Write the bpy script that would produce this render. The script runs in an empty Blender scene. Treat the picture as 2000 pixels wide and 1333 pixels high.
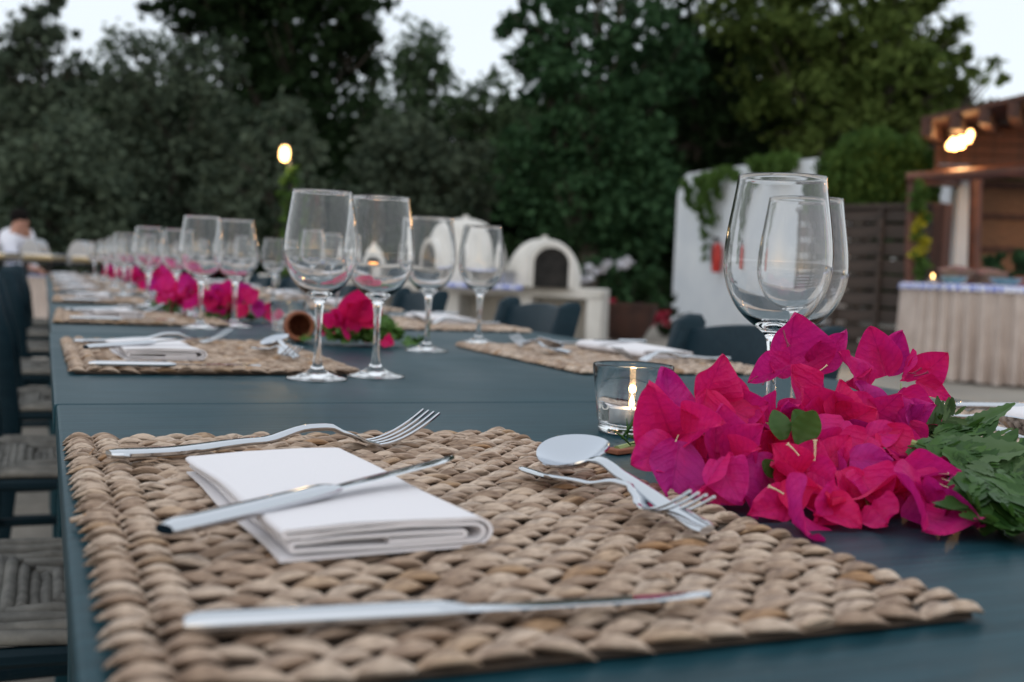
import bpy, math, random
import numpy as np
from mathutils import Vector, Matrix, Euler
random.seed(7)
R = math.radians
SC = bpy.context.scene
COL = SC.collection

# ------------------------------------------------------------------ camera
F_PX, PITCH, ROLL, YAW, CAM_H = 2204.0, R(3.40), R(2.43), R(22.59), 0.8807
TZ = 0.75                                              # table top height
_cy, _sy = math.cos(YAW), math.sin(YAW)
FWD = Vector((_sy * math.cos(PITCH), _cy * math.cos(PITCH), -math.sin(PITCH)))
_rt = Vector((_cy, -_sy, 0)); _up = _rt.cross(FWD)
RT = _rt * math.cos(ROLL) + _up * math.sin(ROLL)
UP = -_rt * math.sin(ROLL) + _up * math.cos(ROLL)
EYE = Vector((0, 0, CAM_H))
cam_d = bpy.data.cameras.new('camera'); cam = bpy.data.objects.new('camera', cam_d); COL.objects.link(cam)
m3 = Matrix((RT, UP, -FWD)).transposed()
cam.matrix_world = Matrix.Translation(EYE) @ m3.to_4x4()
cam_d.sensor_width = 36; cam_d.lens = F_PX / 2000 * 36
cam_d.clip_start = 0.02; cam_d.clip_end = 800
cam_d.dof.use_dof = True; cam_d.dof.focus_distance = 0.80; cam_d.dof.aperture_fstop = 7.6
SC.camera = cam

# ------------------------------------------------------------------ world, sun, exposure
W = bpy.data.worlds.new('World'); SC.world = W; W.use_nodes = True
wn, wl = W.node_tree.nodes, W.node_tree.links
for n in list(wn): wn.remove(n)
sky = wn.new('ShaderNodeTexSky'); sky.sky_type = 'NISHITA'; sky.sun_disc = False
sky.sun_elevation = R(9); sky.sun_rotation = R(215); sky.dust_density = 1.5; sky.ozone_density = 1.6
b1 = wn.new('ShaderNodeBackground'); b1.inputs[1].default_value = 0.10
b2 = wn.new('ShaderNodeBackground'); b2.inputs[0].default_value = (0.87, 0.925, 0.985, 1); b2.inputs[1].default_value = 1.34
mx = wn.new('ShaderNodeMixShader'); mx.inputs[0].default_value = 0.72          # thin even cloud veil
wo = wn.new('ShaderNodeOutputWorld')
wl.new(sky.outputs[0], b1.inputs[0]); wl.new(b1.outputs[0], mx.inputs[1]); wl.new(b2.outputs[0], mx.inputs[2]); wl.new(mx.outputs[0], wo.inputs[0])
sd = bpy.data.lights.new('sun', 'SUN'); sd.energy = 0.35; sd.angle = R(60); sd.color = (1.0, 0.96, 0.95)
sun = bpy.data.objects.new('sun', sd); COL.objects.link(sun)
sun.rotation_euler = (R(28), R(-18), 0)
SC.view_settings.view_transform = 'Standard'; SC.view_settings.look = 'None'
SC.view_settings.exposure = 0.0; SC.view_settings.gamma = 1; SC.view_settings.use_curve_mapping = False
SC.render.engine = 'CYCLES'
cy = SC.cycles
cy.use_denoising = True
try: cy.denoiser = 'OPENIMAGEDENOISE'
except Exception: pass
cy.max_bounces = 14; cy.diffuse_bounces = 3; cy.glossy_bounces = 6; cy.transmission_bounces = 14; cy.transparent_max_bounces = 8
cy.caustics_refractive = True; cy.caustics_reflective = True; cy.blur_glossy = 0.6
cy.sample_clamp_indirect = 10; cy.use_adaptive_sampling = False

# ------------------------------------------------------------------ pixel <-> place helpers (build time only)
def ray(px, py): return FWD + RT * ((px - 1000) / F_PX) - UP * ((py - 666.5) / F_PX)
def P(px, py, z=TZ):                                   # the point of the plane at height z seen at a pixel
    d = ray(px, py); return EYE + d * ((z - EYE.z) / d.z)
def at(px, py, depth): return EYE + ray(px, py) * depth  # the point at a depth along the view axis
def pxm(depth): return depth / F_PX                    # metres per pixel at a depth

# ------------------------------------------------------------------ object helpers
def tag(o, label=None, cat=None, group=None, kind=None):
    if label: o['label'] = label
    if cat: o['category'] = cat
    if group: o['group'] = group
    if kind: o['kind'] = kind
    return o
def thing(name, label, cat, loc=(0, 0, 0), rz=0, group=None):
    o = bpy.data.objects.new(name, None); COL.objects.link(o); o.empty_display_size = .05
    o.location = loc; o.rotation_euler = (0, 0, rz)
    return tag(o, label, cat, group)
class MB:
    def __init__(s): s.v = []; s.f = []
    def add(s, vs, fs):
        b = len(s.v); s.v += [tuple(v) for v in vs]; s.f += [tuple(i + b for i in f) for f in fs]; return s
    def box(s, c, d, rot=None, taper=1.0):
        c = Vector(c); x, y, z = d[0] / 2, d[1] / 2, d[2] / 2
        vs = [Vector((sx * x * (taper if sz > 0 else 1), sy * y * (taper if sz > 0 else 1), sz * z)) for sz in (-1, 1) for sy in (-1, 1) for sx in (-1, 1)]
        if rot is not None: vs = [rot @ v for v in vs]
        return s.add([v + c for v in vs], [(0, 2, 3, 1), (4, 5, 7, 6), (0, 1, 5, 4), (2, 6, 7, 3), (0, 4, 6, 2), (1, 3, 7, 5)])
    def lathe(s, prof, n=32, c=(0, 0, 0), closed=False, M=None):
        vs = []; fs = []; k = len(prof)
        for i in range(n):
            a = 2 * math.pi * i / n
            for r, z in prof:
                v = Vector((r * math.cos(a), r * math.sin(a), z))
                if M is not None: v = M @ v
                vs.append(v + Vector(c))
        for i in range(n):
            j = (i + 1) % n
            for q in range(k if closed else k - 1):
                q2 = (q + 1) % k
                fs.append((i * k + q, j * k + q, j * k + q2, i * k + q2))
        return s.add(vs, fs)
    def tube(s, pts, rads, n=8, caps=True, flat=1.0, side=None):
        pts = [Vector(p) for p in pts]; vs = []; fs = []
        if not hasattr(rads, '__len__'): rads = [rads] * len(pts)
        ref = Vector(side) if side is not None else None
        for i, p in enumerate(pts):
            t = (pts[min(i + 1, len(pts) - 1)] - pts[max(i - 1, 0)]).normalized()
            a = ref if ref is not None else (Vector((0, 0, 1)) if abs(t.z) < .9 else Vector((1, 0, 0)))
            x = t.cross(a).normalized(); y = x.cross(t)
            for k in range(n):
                an = 2 * math.pi * (k + .5) / n
                vs.append(p + x * (math.cos(an) * rads[i]) + y * (math.sin(an) * rads[i] * flat))
        for i in range(len(pts) - 1):
            for k in range(n):
                k2 = (k + 1) % n
                fs.append((i * n + k, i * n + k2, (i + 1) * n + k2, (i + 1) * n + k))
        if caps: fs.append(tuple(reversed(range(n)))); fs.append(tuple(range((len(pts) - 1) * n, len(pts) * n)))
        return s.add(vs, fs)
    def loft(s, secs):                                 # secs: list of equal-length rings of points
        n = len(secs[0]); vs = [p for r in secs for p in r]; fs = []
        for i in range(len(secs) - 1):
            for k in range(n):
                k2 = (k + 1) % n; fs.append((i * n + k, i * n + k2, (i + 1) * n + k2, (i + 1) * n + k))
        fs.append(tuple(reversed(range(n)))); fs.append(tuple(range((len(secs) - 1) * n, len(secs) * n)))
        return s.add(vs, fs)
    def grid(s, fn, nu, nv, two=False):
        vs = [fn(i / nu, j / nv) for j in range(nv + 1) for i in range(nu + 1)]
        fs = [(j * (nu + 1) + i, j * (nu + 1) + i + 1, (j + 1) * (nu + 1) + i + 1, (j + 1) * (nu + 1) + i) for j in range(nv) for i in range(nu)]
        return s.add(vs, fs)
    def mesh(s, name, mat, smooth=35):
        me = bpy.data.meshes.new(name); me.from_pydata(s.v, [], s.f); me.materials.append(mat)
        if smooth:
            me.polygons.foreach_set('use_smooth', [True] * len(me.polygons))
            if smooth < 180: me.set_sharp_from_angle(angle=R(smooth))
        me.update(); return me
    def build(s, name, mat, parent=None, smooth=35, bevel=0, loc=None):
        me = s.mesh(name, mat, smooth); return link(name, me, parent, bevel, loc)
def link(name, me, parent=None, bevel=0, loc=None):
    o = bpy.data.objects.new(name, me); COL.objects.link(o)
    if parent: o.parent = parent
    if loc is not None: o.location = loc
    if bevel:
        b = o.modifiers.new('bevel', 'BEVEL'); b.width = bevel; b.segments = 2; b.limit_method = 'ANGLE'; b.angle_limit = R(40)
    return o
def copy_tree(o, parent=None):
    c = o.copy(); COL.objects.link(c)
    if parent: c.parent = parent
    for ch in list(o.children): copy_tree(ch, c)
    return c
def np_mesh(name, V, Fq, mat, smooth=False):
    me = bpy.data.meshes.new(name); n = len(V); m = len(Fq)
    me.vertices.add(n); me.vertices.foreach_set('co', np.asarray(V, np.float32).ravel())
    k = Fq.shape[1]
    me.loops.add(m * k); me.loops.foreach_set('vertex_index', np.asarray(Fq, np.int32).ravel())
    me.polygons.add(m); me.polygons.foreach_set('loop_start', np.arange(0, m * k, k, dtype=np.int32))
    me.polygons.foreach_set('loop_total', np.full(m, k, np.int32))
    if smooth: me.polygons.foreach_set('use_smooth', np.ones(m, bool))
    me.materials.append(mat); me.update(calc_edges=True); return me

# ------------------------------------------------------------------ materials
def newmat(name):
    m = bpy.data.materials.new(name); m.use_nodes = True
    nt = m.node_tree; b = nt.nodes['Principled BSDF']; return m, nt, b
def ramp(nt, fac, cols):
    r = nt.nodes.new('ShaderNodeValToRGB'); e = r.color_ramp.elements
    while len(e) < len(cols): e.new(0.5)
    for i, (p, c) in enumerate(cols): e[i].position = p; e[i].color = (*c, 1)
    nt.links.new(fac, r.inputs[0]); return r.outputs[0]
def tex(nt, kind, scale, detail=4, vec=None, coord='Object', mscale=None, rot=None):
    tc = nt.nodes.new('ShaderNodeTexCoord'); out = tc.outputs[coord]
    if mscale or rot:
        mp = nt.nodes.new('ShaderNodeMapping')
        if mscale: mp.inputs['Scale'].default_value = mscale
        if rot: mp.inputs['Rotation'].default_value = rot
        nt.links.new(out, mp.inputs[0]); out = mp.outputs[0]
    t = nt.nodes.new('ShaderNodeTex' + kind); t.inputs['Scale'].default_value = scale
    if 'Detail' in t.inputs: t.inputs['Detail'].default_value = detail
    nt.links.new(out, t.inputs['Vector']); return t
def bump(nt, b, h, strength=.3, dist=.01):
    n = nt.nodes.new('ShaderNodeBump'); n.inputs['Strength'].default_value = strength; n.inputs['Distance'].default_value = dist
    nt.links.new(h, n.inputs['Height']); nt.links.new(n.outputs[0], b.inputs['Normal']); return n
def noisy(name, c1, c2, scale, rough=.6, bs=.2, bd=.005, mscale=None, coord='Object', detail=5, metal=0, lo=.35, hi=.65, spec=.5):
    m, nt, b = newmat(name)
    t = tex(nt, 'Noise', scale, detail, coord=coord, mscale=mscale)
    nt.links.new(ramp(nt, t.outputs[0], [(lo, c1), (hi, c2)]), b.inputs['Base Color'])
    b.inputs['Roughness'].default_value = rough; b.inputs['Metallic'].default_value = metal
    b.inputs['Specular IOR Level'].default_value = spec
    if bs: bump(nt, b, t.outputs[0], bs, bd)
    return m
def foliage_mat(name, c1, c2, rough=.6, trans=.25, spec=.3):
    m, nt, b = newmat(name)
    g = nt.nodes.new('ShaderNodeNewGeometry'); t = tex(nt, 'Noise', .8, 3)
    mt = nt.nodes.new('ShaderNodeMath'); mt.operation = 'MULTIPLY_ADD'
    nt.links.new(g.outputs['Random Per Island'], mt.inputs[0]); mt.inputs[1].default_value = .5
    nt.links.new(t.outputs[0], mt.inputs[2])
    c = ramp(nt, mt.outputs[0], [(.35, c1), (.95, c2)])
    nt.links.new(c, b.inputs['Base Color']); b.inputs['Roughness'].default_value = rough
    b.inputs['Specular IOR Level'].default_value = spec
    tr = nt.nodes.new('ShaderNodeBsdfTranslucent'); nt.links.new(c, tr.inputs[0])
    ms = nt.nodes.new('ShaderNodeMixShader'); ms.inputs[0].default_value = trans
    nt.links.new(b.outputs[0], ms.inputs[1]); nt.links.new(tr.outputs[0], ms.inputs[2])
    nt.links.new(ms.outputs[0], nt.nodes['Material Output'].inputs[0]); return m
def emis(name, col, s):
    m, nt, b = newmat(name); b.inputs['Base Color'].default_value = (*col, 1)
    b.inputs['Emission Color'].default_value = (*col, 1); b.inputs['Emission Strength'].default_value = s; return m

# painted blue-grey wood with brushed streaks
def painted_wood(name, c1, c2, rough=.38, ms=(1.2, 22, 22), bs=.12):
    m, nt, b = newmat(name)
    t = tex(nt, 'Noise', 6, 8, mscale=ms); t2 = tex(nt, 'Noise', 3.1, 4)
    a = nt.nodes.new('ShaderNodeMath'); a.operation = 'ADD'
    nt.links.new(t.outputs[0], a.inputs[0]); nt.links.new(t2.outputs[0], a.inputs[1])
    nt.links.new(ramp(nt, a.outputs[0], [(.75, c1), (1.25, c2)]) if False else ramp(nt, t.outputs[0], [(.3, c1), (.7, c2)]), b.inputs['Base Color'])
    base_ = b.inputs['Base Color'].links[0].from_socket
    d1 = tex(nt, 'Noise', 260, 3); d2 = tex(nt, 'Noise', 9, 6); mk = nt.nodes.new('ShaderNodeMath'); mk.operation = 'MULTIPLY'
    nt.links.new(ramp(nt, d1.outputs[0], [(.62, (0, 0, 0)), (.74, (1, 1, 1))]), mk.inputs[0]); nt.links.new(ramp(nt, d2.outputs[0], [(.45, (.03, .03, .03)), (.65, (.35, .35, .35))]), mk.inputs[1])
    dm = nt.nodes.new('ShaderNodeMixRGB'); dm.inputs[2].default_value = (.16, .19, .20, 1); nt.links.new(mk.outputs[0], dm.inputs[0]); nt.links.new(base_, dm.inputs[1]); nt.links.new(dm.outputs[0], b.inputs['Base Color'])
    rr = nt.nodes.new('ShaderNodeMapRange'); rr.inputs['From Min'].default_value = .3; rr.inputs['From Max'].default_value = .7
    rr.inputs['To Min'].default_value = rough - .07; rr.inputs['To Max'].default_value = rough + .1
    nt.links.new(t2.outputs[0], rr.inputs[0]); nt.links.new(rr.outputs[0], b.inputs['Roughness'])
    b.inputs['Specular IOR Level'].default_value = .13
    bump(nt, b, t.outputs[0], bs, .002); return m
M = {}
M['table'] = painted_wood('blue_grey_paint', (.004, .030, .041), (.014, .060, .079), .40)
M['chair'] = painted_wood('chair_paint', (.005, .017, .026), (.009, .027, .038), .50)
M['glass'], nt, b = newmat('clear_glass')
g = nt.nodes.new('ShaderNodeBsdfGlass'); g.inputs['Roughness'].default_value = 0; g.inputs['IOR'].default_value = 1.5
nt.links.new(g.outputs[0], nt.nodes['Material Output'].inputs[0])
M['steel'], nt, b = newmat('polished_steel')
b.inputs['Metallic'].default_value = 1; b.inputs['Base Color'].default_value = (.60, .62, .65, 1); b.inputs['Roughness'].default_value = .08
t = tex(nt, 'Noise', 60, 3, mscale=(.3, 3, 3)); bump(nt, b, t.outputs[0], .04, .001)
M['satin'], nt, b = newmat('satin_steel')
b.inputs['Metallic'].default_value = 1; b.inputs['Base Color'].default_value = (.56, .59, .64, 1); b.inputs['Roughness'].default_value = .17
t = tex(nt, 'Noise', 60, 3, mscale=(.2, 6, 6)); bump(nt, b, t.outputs[0], .05, .001)
# woven water hyacinth strand: colour differs per strand, wrinkled along its length
m, nt, b = newmat('dry_hyacinth'); M['mat'] = m
oi = nt.nodes.new('ShaderNodeObjectInfo'); gi = nt.nodes.new('ShaderNodeNewGeometry')
ad = nt.nodes.new('ShaderNodeMath'); ad.operation = 'ADD'; fr = nt.nodes.new('ShaderNodeMath'); fr.operation = 'FRACT'
nt.links.new(oi.outputs['Random'], ad.inputs[0]); nt.links.new(gi.outputs['Random Per Island'], ad.inputs[1]); nt.links.new(ad.outputs[0], fr.inputs[0])
t = tex(nt, 'Noise', 55, 5, coord='Generated', mscale=(1, 1, 1))
t = tex(nt, 'Noise', 420, 4, coord='Object', mscale=(.12, 1, 1))
c = ramp(nt, fr.outputs[0], [(0, (.32, .225, .160)), (.35, (.46, .345, .262)), (.85, (.58, .465, .370)), (.96, (.42, .28, .17)), (1, (.35, .20, .10))])
c2 = ramp(nt, t.outputs[0], [(.36, (.58, .53, .50)), (.56, (1.10, 1.08, 1.06))])
mm = nt.nodes.new('ShaderNodeMixRGB'); mm.blend_type = 'MULTIPLY'; mm.inputs[0].default_value = 1
nt.links.new(c, mm.inputs[1]); nt.links.new(c2, mm.inputs[2]); nt.links.new(mm.outputs[0], b.inputs['Base Color'])
b.inputs['Roughness'].default_value = .55; b.inputs['Specular IOR Level'].default_value = .35; bump(nt, b, t.outputs[0], .9, .002)
M['mat_core'] = noisy('hyacinth_core', (.025, .016, .01), (.05, .032, .02), 60, .8)  # near-black brown: shade between the strands put into the colour
m, nt, b = newmat('napkin_cotton'); M['cotton'] = m
b.inputs['Base Color'].default_value = (.76, .73, .75, 1); b.inputs['Roughness'].default_value = .85
b.inputs['Sheen Weight'].default_value = .3
t = tex(nt, 'Noise', 9, 4); t2 = tex(nt, 'Wave', 420, 0, mscale=(1, 1, 1)); t3 = tex(nt, 'Noise', 520, 3); mxh = nt.nodes.new('ShaderNodeMath'); mxh.operation = 'MULTIPLY_ADD'; mxh.inputs[1].default_value = .12; nt.links.new(t3.outputs[0], mxh.inputs[0]); nt.links.new(t.outputs[0], mxh.inputs[2])
bump(nt, b, mxh.outputs[0], .5, .004)
def petal(name, c1, c2, c3):
    m, nt, b = newmat(name)
    t = tex(nt, 'Noise', 2.2, 3); oi = nt.nodes.new('ShaderNodeObjectInfo')
    a = nt.nodes.new('ShaderNodeMath'); a.operation = 'MULTIPLY_ADD'; a.inputs[1].default_value = .45
    nt.links.new(oi.outputs['Random'], a.inputs[0]); nt.links.new(t.outputs[0], a.inputs[2])
    c = ramp(nt, a.outputs[0], [(.4, c1), (.7, c2), (.95, c3)])
    # veins: fine branching creases, relief only
    def mth(op, a_, b__=None):
        n = nt.nodes.new('ShaderNodeMath'); n.operation = op
        for k_, v_ in enumerate((a_, b__)):
            if v_ is None: continue
            if isinstance(v_, (int, float)): n.inputs[k_].default_value = v_
            else: nt.links.new(v_, n.inputs[k_])
        return n.outputs[0]
    tc = nt.nodes.new('ShaderNodeTexCoord'); sx = nt.nodes.new('ShaderNodeSeparateXYZ'); nt.links.new(tc.outputs['Object'], sx.inputs[0])
    ax = mth('ABSOLUTE', sx.outputs[0]); q = mth('SUBTRACT', sx.outputs[1], mth('MULTIPLY', ax, .85)); q = mth('ADD', q, mth('MULTIPLY', t.outputs[0], .32))
    side_v = mth('POWER', mth('ABSOLUTE', mth('SINE', mth('MULTIPLY', q, 19.0))), 9.0)   # side veins
    vo = tex(nt, 'Voronoi', 9); vo.feature = 'DISTANCE_TO_EDGE'
    mid = mth('LESS_THAN', ax, .012)
    nz = tex(nt, 'Noise', 6.5, 5)
    hgt = mth('ADD', mth('ADD', mth('ADD', mth('MULTIPLY', side_v, .4), mid), mth('MULTIPLY', vo.outputs[0], .7)), mth('MULTIPLY', nz.outputs[0], 2.4))
    bump(nt, b, hgt, .18, .05)
    vc = nt.nodes.new('ShaderNodeMixRGB'); vc.blend_type = 'MULTIPLY'; vc.inputs[2].default_value = (.78, .55, .80, 1)
    nt.links.new(mth('MULTIPLY', mth('MAXIMUM', mth('MULTIPLY', side_v, .55), mid), .6), vc.inputs[0]); nt.links.new(c, vc.inputs[1]); c = vc.outputs[0]
    nt.links.new(c, b.inputs['Base Color']); b.inputs['Roughness'].default_value = .55; b.inputs['Specular IOR Level'].default_value = .25
    tr = nt.nodes.new('ShaderNodeBsdfTranslucent'); nt.links.new(c, tr.inputs[0])
    ms = nt.nodes.new('ShaderNodeMixShader'); ms.inputs[0].default_value = .38
    nt.links.new(b.outputs[0], ms.inputs[1]); nt.links.new(tr.outputs[0], ms.inputs[2])
    nt.links.new(ms.outputs[0], nt.nodes['Material Output'].inputs[0]); return m
M['bract'] = petal('magenta_bract', (.76, .016, .155), (.72, .016, .20), (.64, .018, .24))
M['bract_p'] = petal('purple_bract', (.72, .014, .18), (.62, .016, .23), (.50, .018, .25))
M['bract_r'] = petal('red_bract', (.76, .014, .11), (.73, .014, .145), (.69, .015, .175))
M['cream'] = noisy('cream_stamen', (.65, .55, .32), (.8, .72, .5), 30, .5, 0)
M['darkstem'] = noisy('dark_pink_tube', (.18, .01, .05), (.3, .02, .08), 30, .5, 0)
M['stem'] = noisy('green_stem', (.16, .22, .06), (.30, .36, .13), 20, .5, .1)
M['herb'] = foliage_mat('herb_leaf_green', (.018, .062, .012), (.075, .165, .034), .45)
M['herb2'] = foliage_mat('herb_leaf_pale', (.035, .080, .026), (.10, .17, .06), .5)
M['terra'] = noisy('terracotta', (.20, .065, .030), (.33, .12, .06), 8, .75, .2)
M['terra_dark'] = noisy('dark_terracotta', (.045, .022, .018), (.08, .035, .025), 5, .8, .3)
M['wax'], nt, b = newmat('candle_wax'); b.inputs['Base Color'].default_value = (.85, .80, .72, 1); b.inputs['Subsurface Weight'].default_value = .6
b.inputs['Subsurface Radius'].default_value = (.02, .012, .006); b.inputs['Subsurface Scale'].default_value = .4; b.inputs['Roughness'].default_value = .4
M['alu'] = noisy('aluminium_cup', (.6, .6, .6), (.75, .75, .75), 30, .35, .1, metal=1)
M['flame'] = emis('candle_flame', (1.0, .62, .22), 14)
M['bulb'] = emis('warm_bulb', (1.0, .60, .22), 7)
M['bulb2'] = emis('pergola_bulb', (1.0, .52, .18), 12)
M['black'] = noisy('black_wick', (.01, .01, .01), (.02, .02, .02), 10, .8, 0)
M['rush'] = None
m, nt, b = newmat('rush_weave'); M['rush'] = m
t = tex(nt, 'Noise', 40, 5); nt.links.new(ramp(nt, t.outputs[0], [(.3, (.13, .125, .115)), (.7, (.26, .25, .225))]), b.inputs['Base Color'])
b.inputs['Roughness'].default_value = .8; bump(nt, b, t.outputs[0], .4, .003)
M['ground'] = None
m, nt, b = newmat('pale_paving'); M['ground'] = m
t = tex(nt, 'Noise', .9, 9, coord='Object'); t2 = tex(nt, 'Noise', 28, 6, coord='Object')
c = ramp(nt, t.outputs[0], [(.3, (.23, .205, .175)), (.7, (.34, .31, .265))]); c2 = ramp(nt, t2.outputs[0], [(.3, (.8, .8, .8)), (.7, (1.08, 1.08, 1.08))])
mm = nt.nodes.new('ShaderNodeMixRGB'); mm.blend_type = 'MULTIPLY'; mm.inputs[0].default_value = 1
nt.links.new(c, mm.inputs[1]); nt.links.new(c2, mm.inputs[2]); nt.links.new(mm.outputs[0], b.inputs['Base Color']); b.inputs['Roughness'].default_value = .85
bump(nt, b, t2.outputs[0], .4, .01)
M['soil'] = noisy('woodland_soil', (.02, .018, .012), (.05, .042, .028), 2, .95, .5, .05)
M['white'] = noisy('whitewash', (.68, .72, .77), (.78, .81, .84), 1.6, .9, .35, .02, detail=9)
M['oven'] = noisy('oven_plaster', (.54, .52, .48), (.74, .72, .68), 2.2, .9, .4, .02, detail=9)
M['soot'] = noisy('sooty_brick', (.006, .006, .006), (.025, .023, .021), 6, .95, .4)  # soot on the bricks; also the painted dark of the oven mouth
M['fence'] = noisy('dark_fence_wood', (.028, .020, .016), (.072, .050, .040), 4, .75, .35, .006, mscale=(.4, 6, 6))
M['fence_red'] = noisy('red_brown_wood', (.042, .017, .011), (.095, .034, .020), 4, .7, .35, .006, mscale=(3, 3, .5))
M['log'] = noisy('varnished_log', (.07, .024, .014), (.14, .047, .025), 5, .5, .3, .006)
M['skirt'] = noisy('cream_satin', (.48, .395, .35), (.58, .49, .44), 5, .55, .1)
M['reed'] = noisy('reed_mat', (.13, .065, .035), (.26, .13, .07), 30, .8, .5, .01, mscale=(.25, .25, 5))
M['skin'] = noisy('skin', (.36, .17, .11), (.44, .22, .15), 8, .5, 0)
M['jacket'] = noisy('white_jacket', (.66, .66, .72), (.76, .76, .82), 4, .85, .2)
M['trouser'] = noisy('dark_trousers', (.012, .012, .015), (.025, .025, .03), 6, .85, .2)
M['hair'] = noisy('black_hair', (.004, .003, .003), (.010, .008, .007), 40, .9, .3, spec=.1)
M['brass'] = noisy('gold_metal', (.50, .38, .20), (.68, .54, .32), 5, .28, .05, metal=1)
M['lid'] = noisy('grey_lid_metal', (.36, .37, .39), (.46, .47, .50), 4, .42, .05, metal=.6)
M['red'] = noisy('red_enamel', (.42, .02, .015), (.55, .03, .02), 6, .35, 0)
M['bowl'] = noisy('blue_green_glaze', (.16, .30, .31), (.26, .42, .42), 8, .3, 0)
M['wicker'] = noisy('wicker', (.13, .08, .05), (.30, .20, .13), 40, .8, .8, .02)
M['bark'] = noisy('tree_bark', (.03, .024, .018), (.075, .06, .045), 5, .9, .6, .05, mscale=(3, 3, .6))
m, nt, b = newmat('blue_gingham'); M['gingham'] = m
ck = tex(nt, 'Checker', 22); ck.inputs[1].default_value = (.16, .22, .60, 1); ck.inputs[2].default_value = (.72, .74, .84, 1)
nt.links.new(ck.outputs[0], b.inputs['Base Color']); b.inputs['Roughness'].default_value = .85
LF = {
 'olive': foliage_mat('olive_leaves', (.025, .042, .029), (.105, .135, .090), .8, .15, .08),
 'pine': foliage_mat('pine_needles', (.014, .024, .015), (.045, .066, .034), .8, .15, .05),
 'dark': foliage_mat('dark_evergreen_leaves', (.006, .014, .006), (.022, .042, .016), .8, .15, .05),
 'carob': foliage_mat('carob_leaves', (.010, .034, .014), (.046, .100, .042), .7, .2, .10),
 'light': foliage_mat('light_pine_needles', (.028, .052, .012), (.115, .160, .042), .8, .25, .05),
 'vine': foliage_mat('vine_leaves', (.035, .080, .016), (.10, .18, .04), .6, .3, .15),
 'hang': foliage_mat('hanging_shrub_leaves', (.018, .048, .011), (.068, .125, .028), .7, .25, .1),
 'yellow': foliage_mat('yellow_leaves', (.22, .20, .02), (.55, .48, .03), .5, .35),
 'distant': foliage_mat('distant_leaves', (.024, .046, .024), (.080, .122, .060), .8, .2, .05),
}

# ------------------------------------------------------------------ ground
gp = MB().box((40, 60, -.05), (500, 500, .1)); tag(gp.build('ground', M['soil'], smooth=0), kind='structure')
# paved yard, a step above the soil
pv = MB().box((6, 8, .01), (36, 26.5, .028)); tag(pv.build('paved_yard', M['ground'], smooth=0), kind='structure')

# ------------------------------------------------------------------ foliage
def leaf_cloud(ells, size, seed, clump=.28, per=60, elong=1.8, hollow=.55, droop=0.0, clump_abs=None):
    """ells: (centre, radii, number of leaves). Leaves gathered in clumps spread through each ellipsoid."""
    rg = np.random.default_rng(seed); C = []; S = []
    for c, r, n in ells:
        k = max(3, int(n / per)); d = rg.normal(size=(k, 3)); d /= np.linalg.norm(d, axis=1)[:, None]
        rad = hollow + (1 - hollow) * rg.random(k) ** .6
        rad *= 1 + .16 * np.sin(d[:, 0] * 5 + seed) * np.cos(d[:, 1] * 4 + d[:, 2] * 6)
        cen = np.array(c) + d * rad[:, None] * np.array(r)
        idx = rg.integers(0, k, n); cs = clump_abs or clump * min(r)
        cs = cs * (.5 + rg.random(k))[idx][:, None]
        off = rg.normal(size=(n, 3)) * cs * .55; off[:, 2] *= .75
        if droop: off[:, 2] -= droop * rg.random(n) ** 1.5
        C.append(cen[idx] + off)
    C = np.concatenate(C); n = len(C)
    a = rg.normal(size=(n, 3)); a /= np.linalg.norm(a, axis=1)[:, None]
    if droop: a[:, 2] -= 1.4; a /= np.linalg.norm(a, axis=1)[:, None]
    b = rg.normal(size=(n, 3)); b -= a * (a * b).sum(1)[:, None]; b /= np.linalg.norm(b, axis=1)[:, None]
    nn = np.cross(a, b)
    s = size * (.6 + .8 * rg.random(n))[:, None]
    V = np.empty((n, 4, 3)); V[:, 0] = C - a * s * elong / 2; V[:, 1] = C + b * s / 2 + nn * s * .12; V[:, 2] = C + a * s * elong / 2; V[:, 3] = C - b * s / 2 + nn * s * .12
    return V.reshape(-1, 3), np.arange(n * 4).reshape(n, 4)
def pxell(cx, cy_, rx, ry, d, dd=None):
    c = at(cx, cy_, d); k = pxm(d); rx, ry = rx * k, ry * k
    return (tuple(c), (rx, dd or rx * .9, ry))
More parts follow.
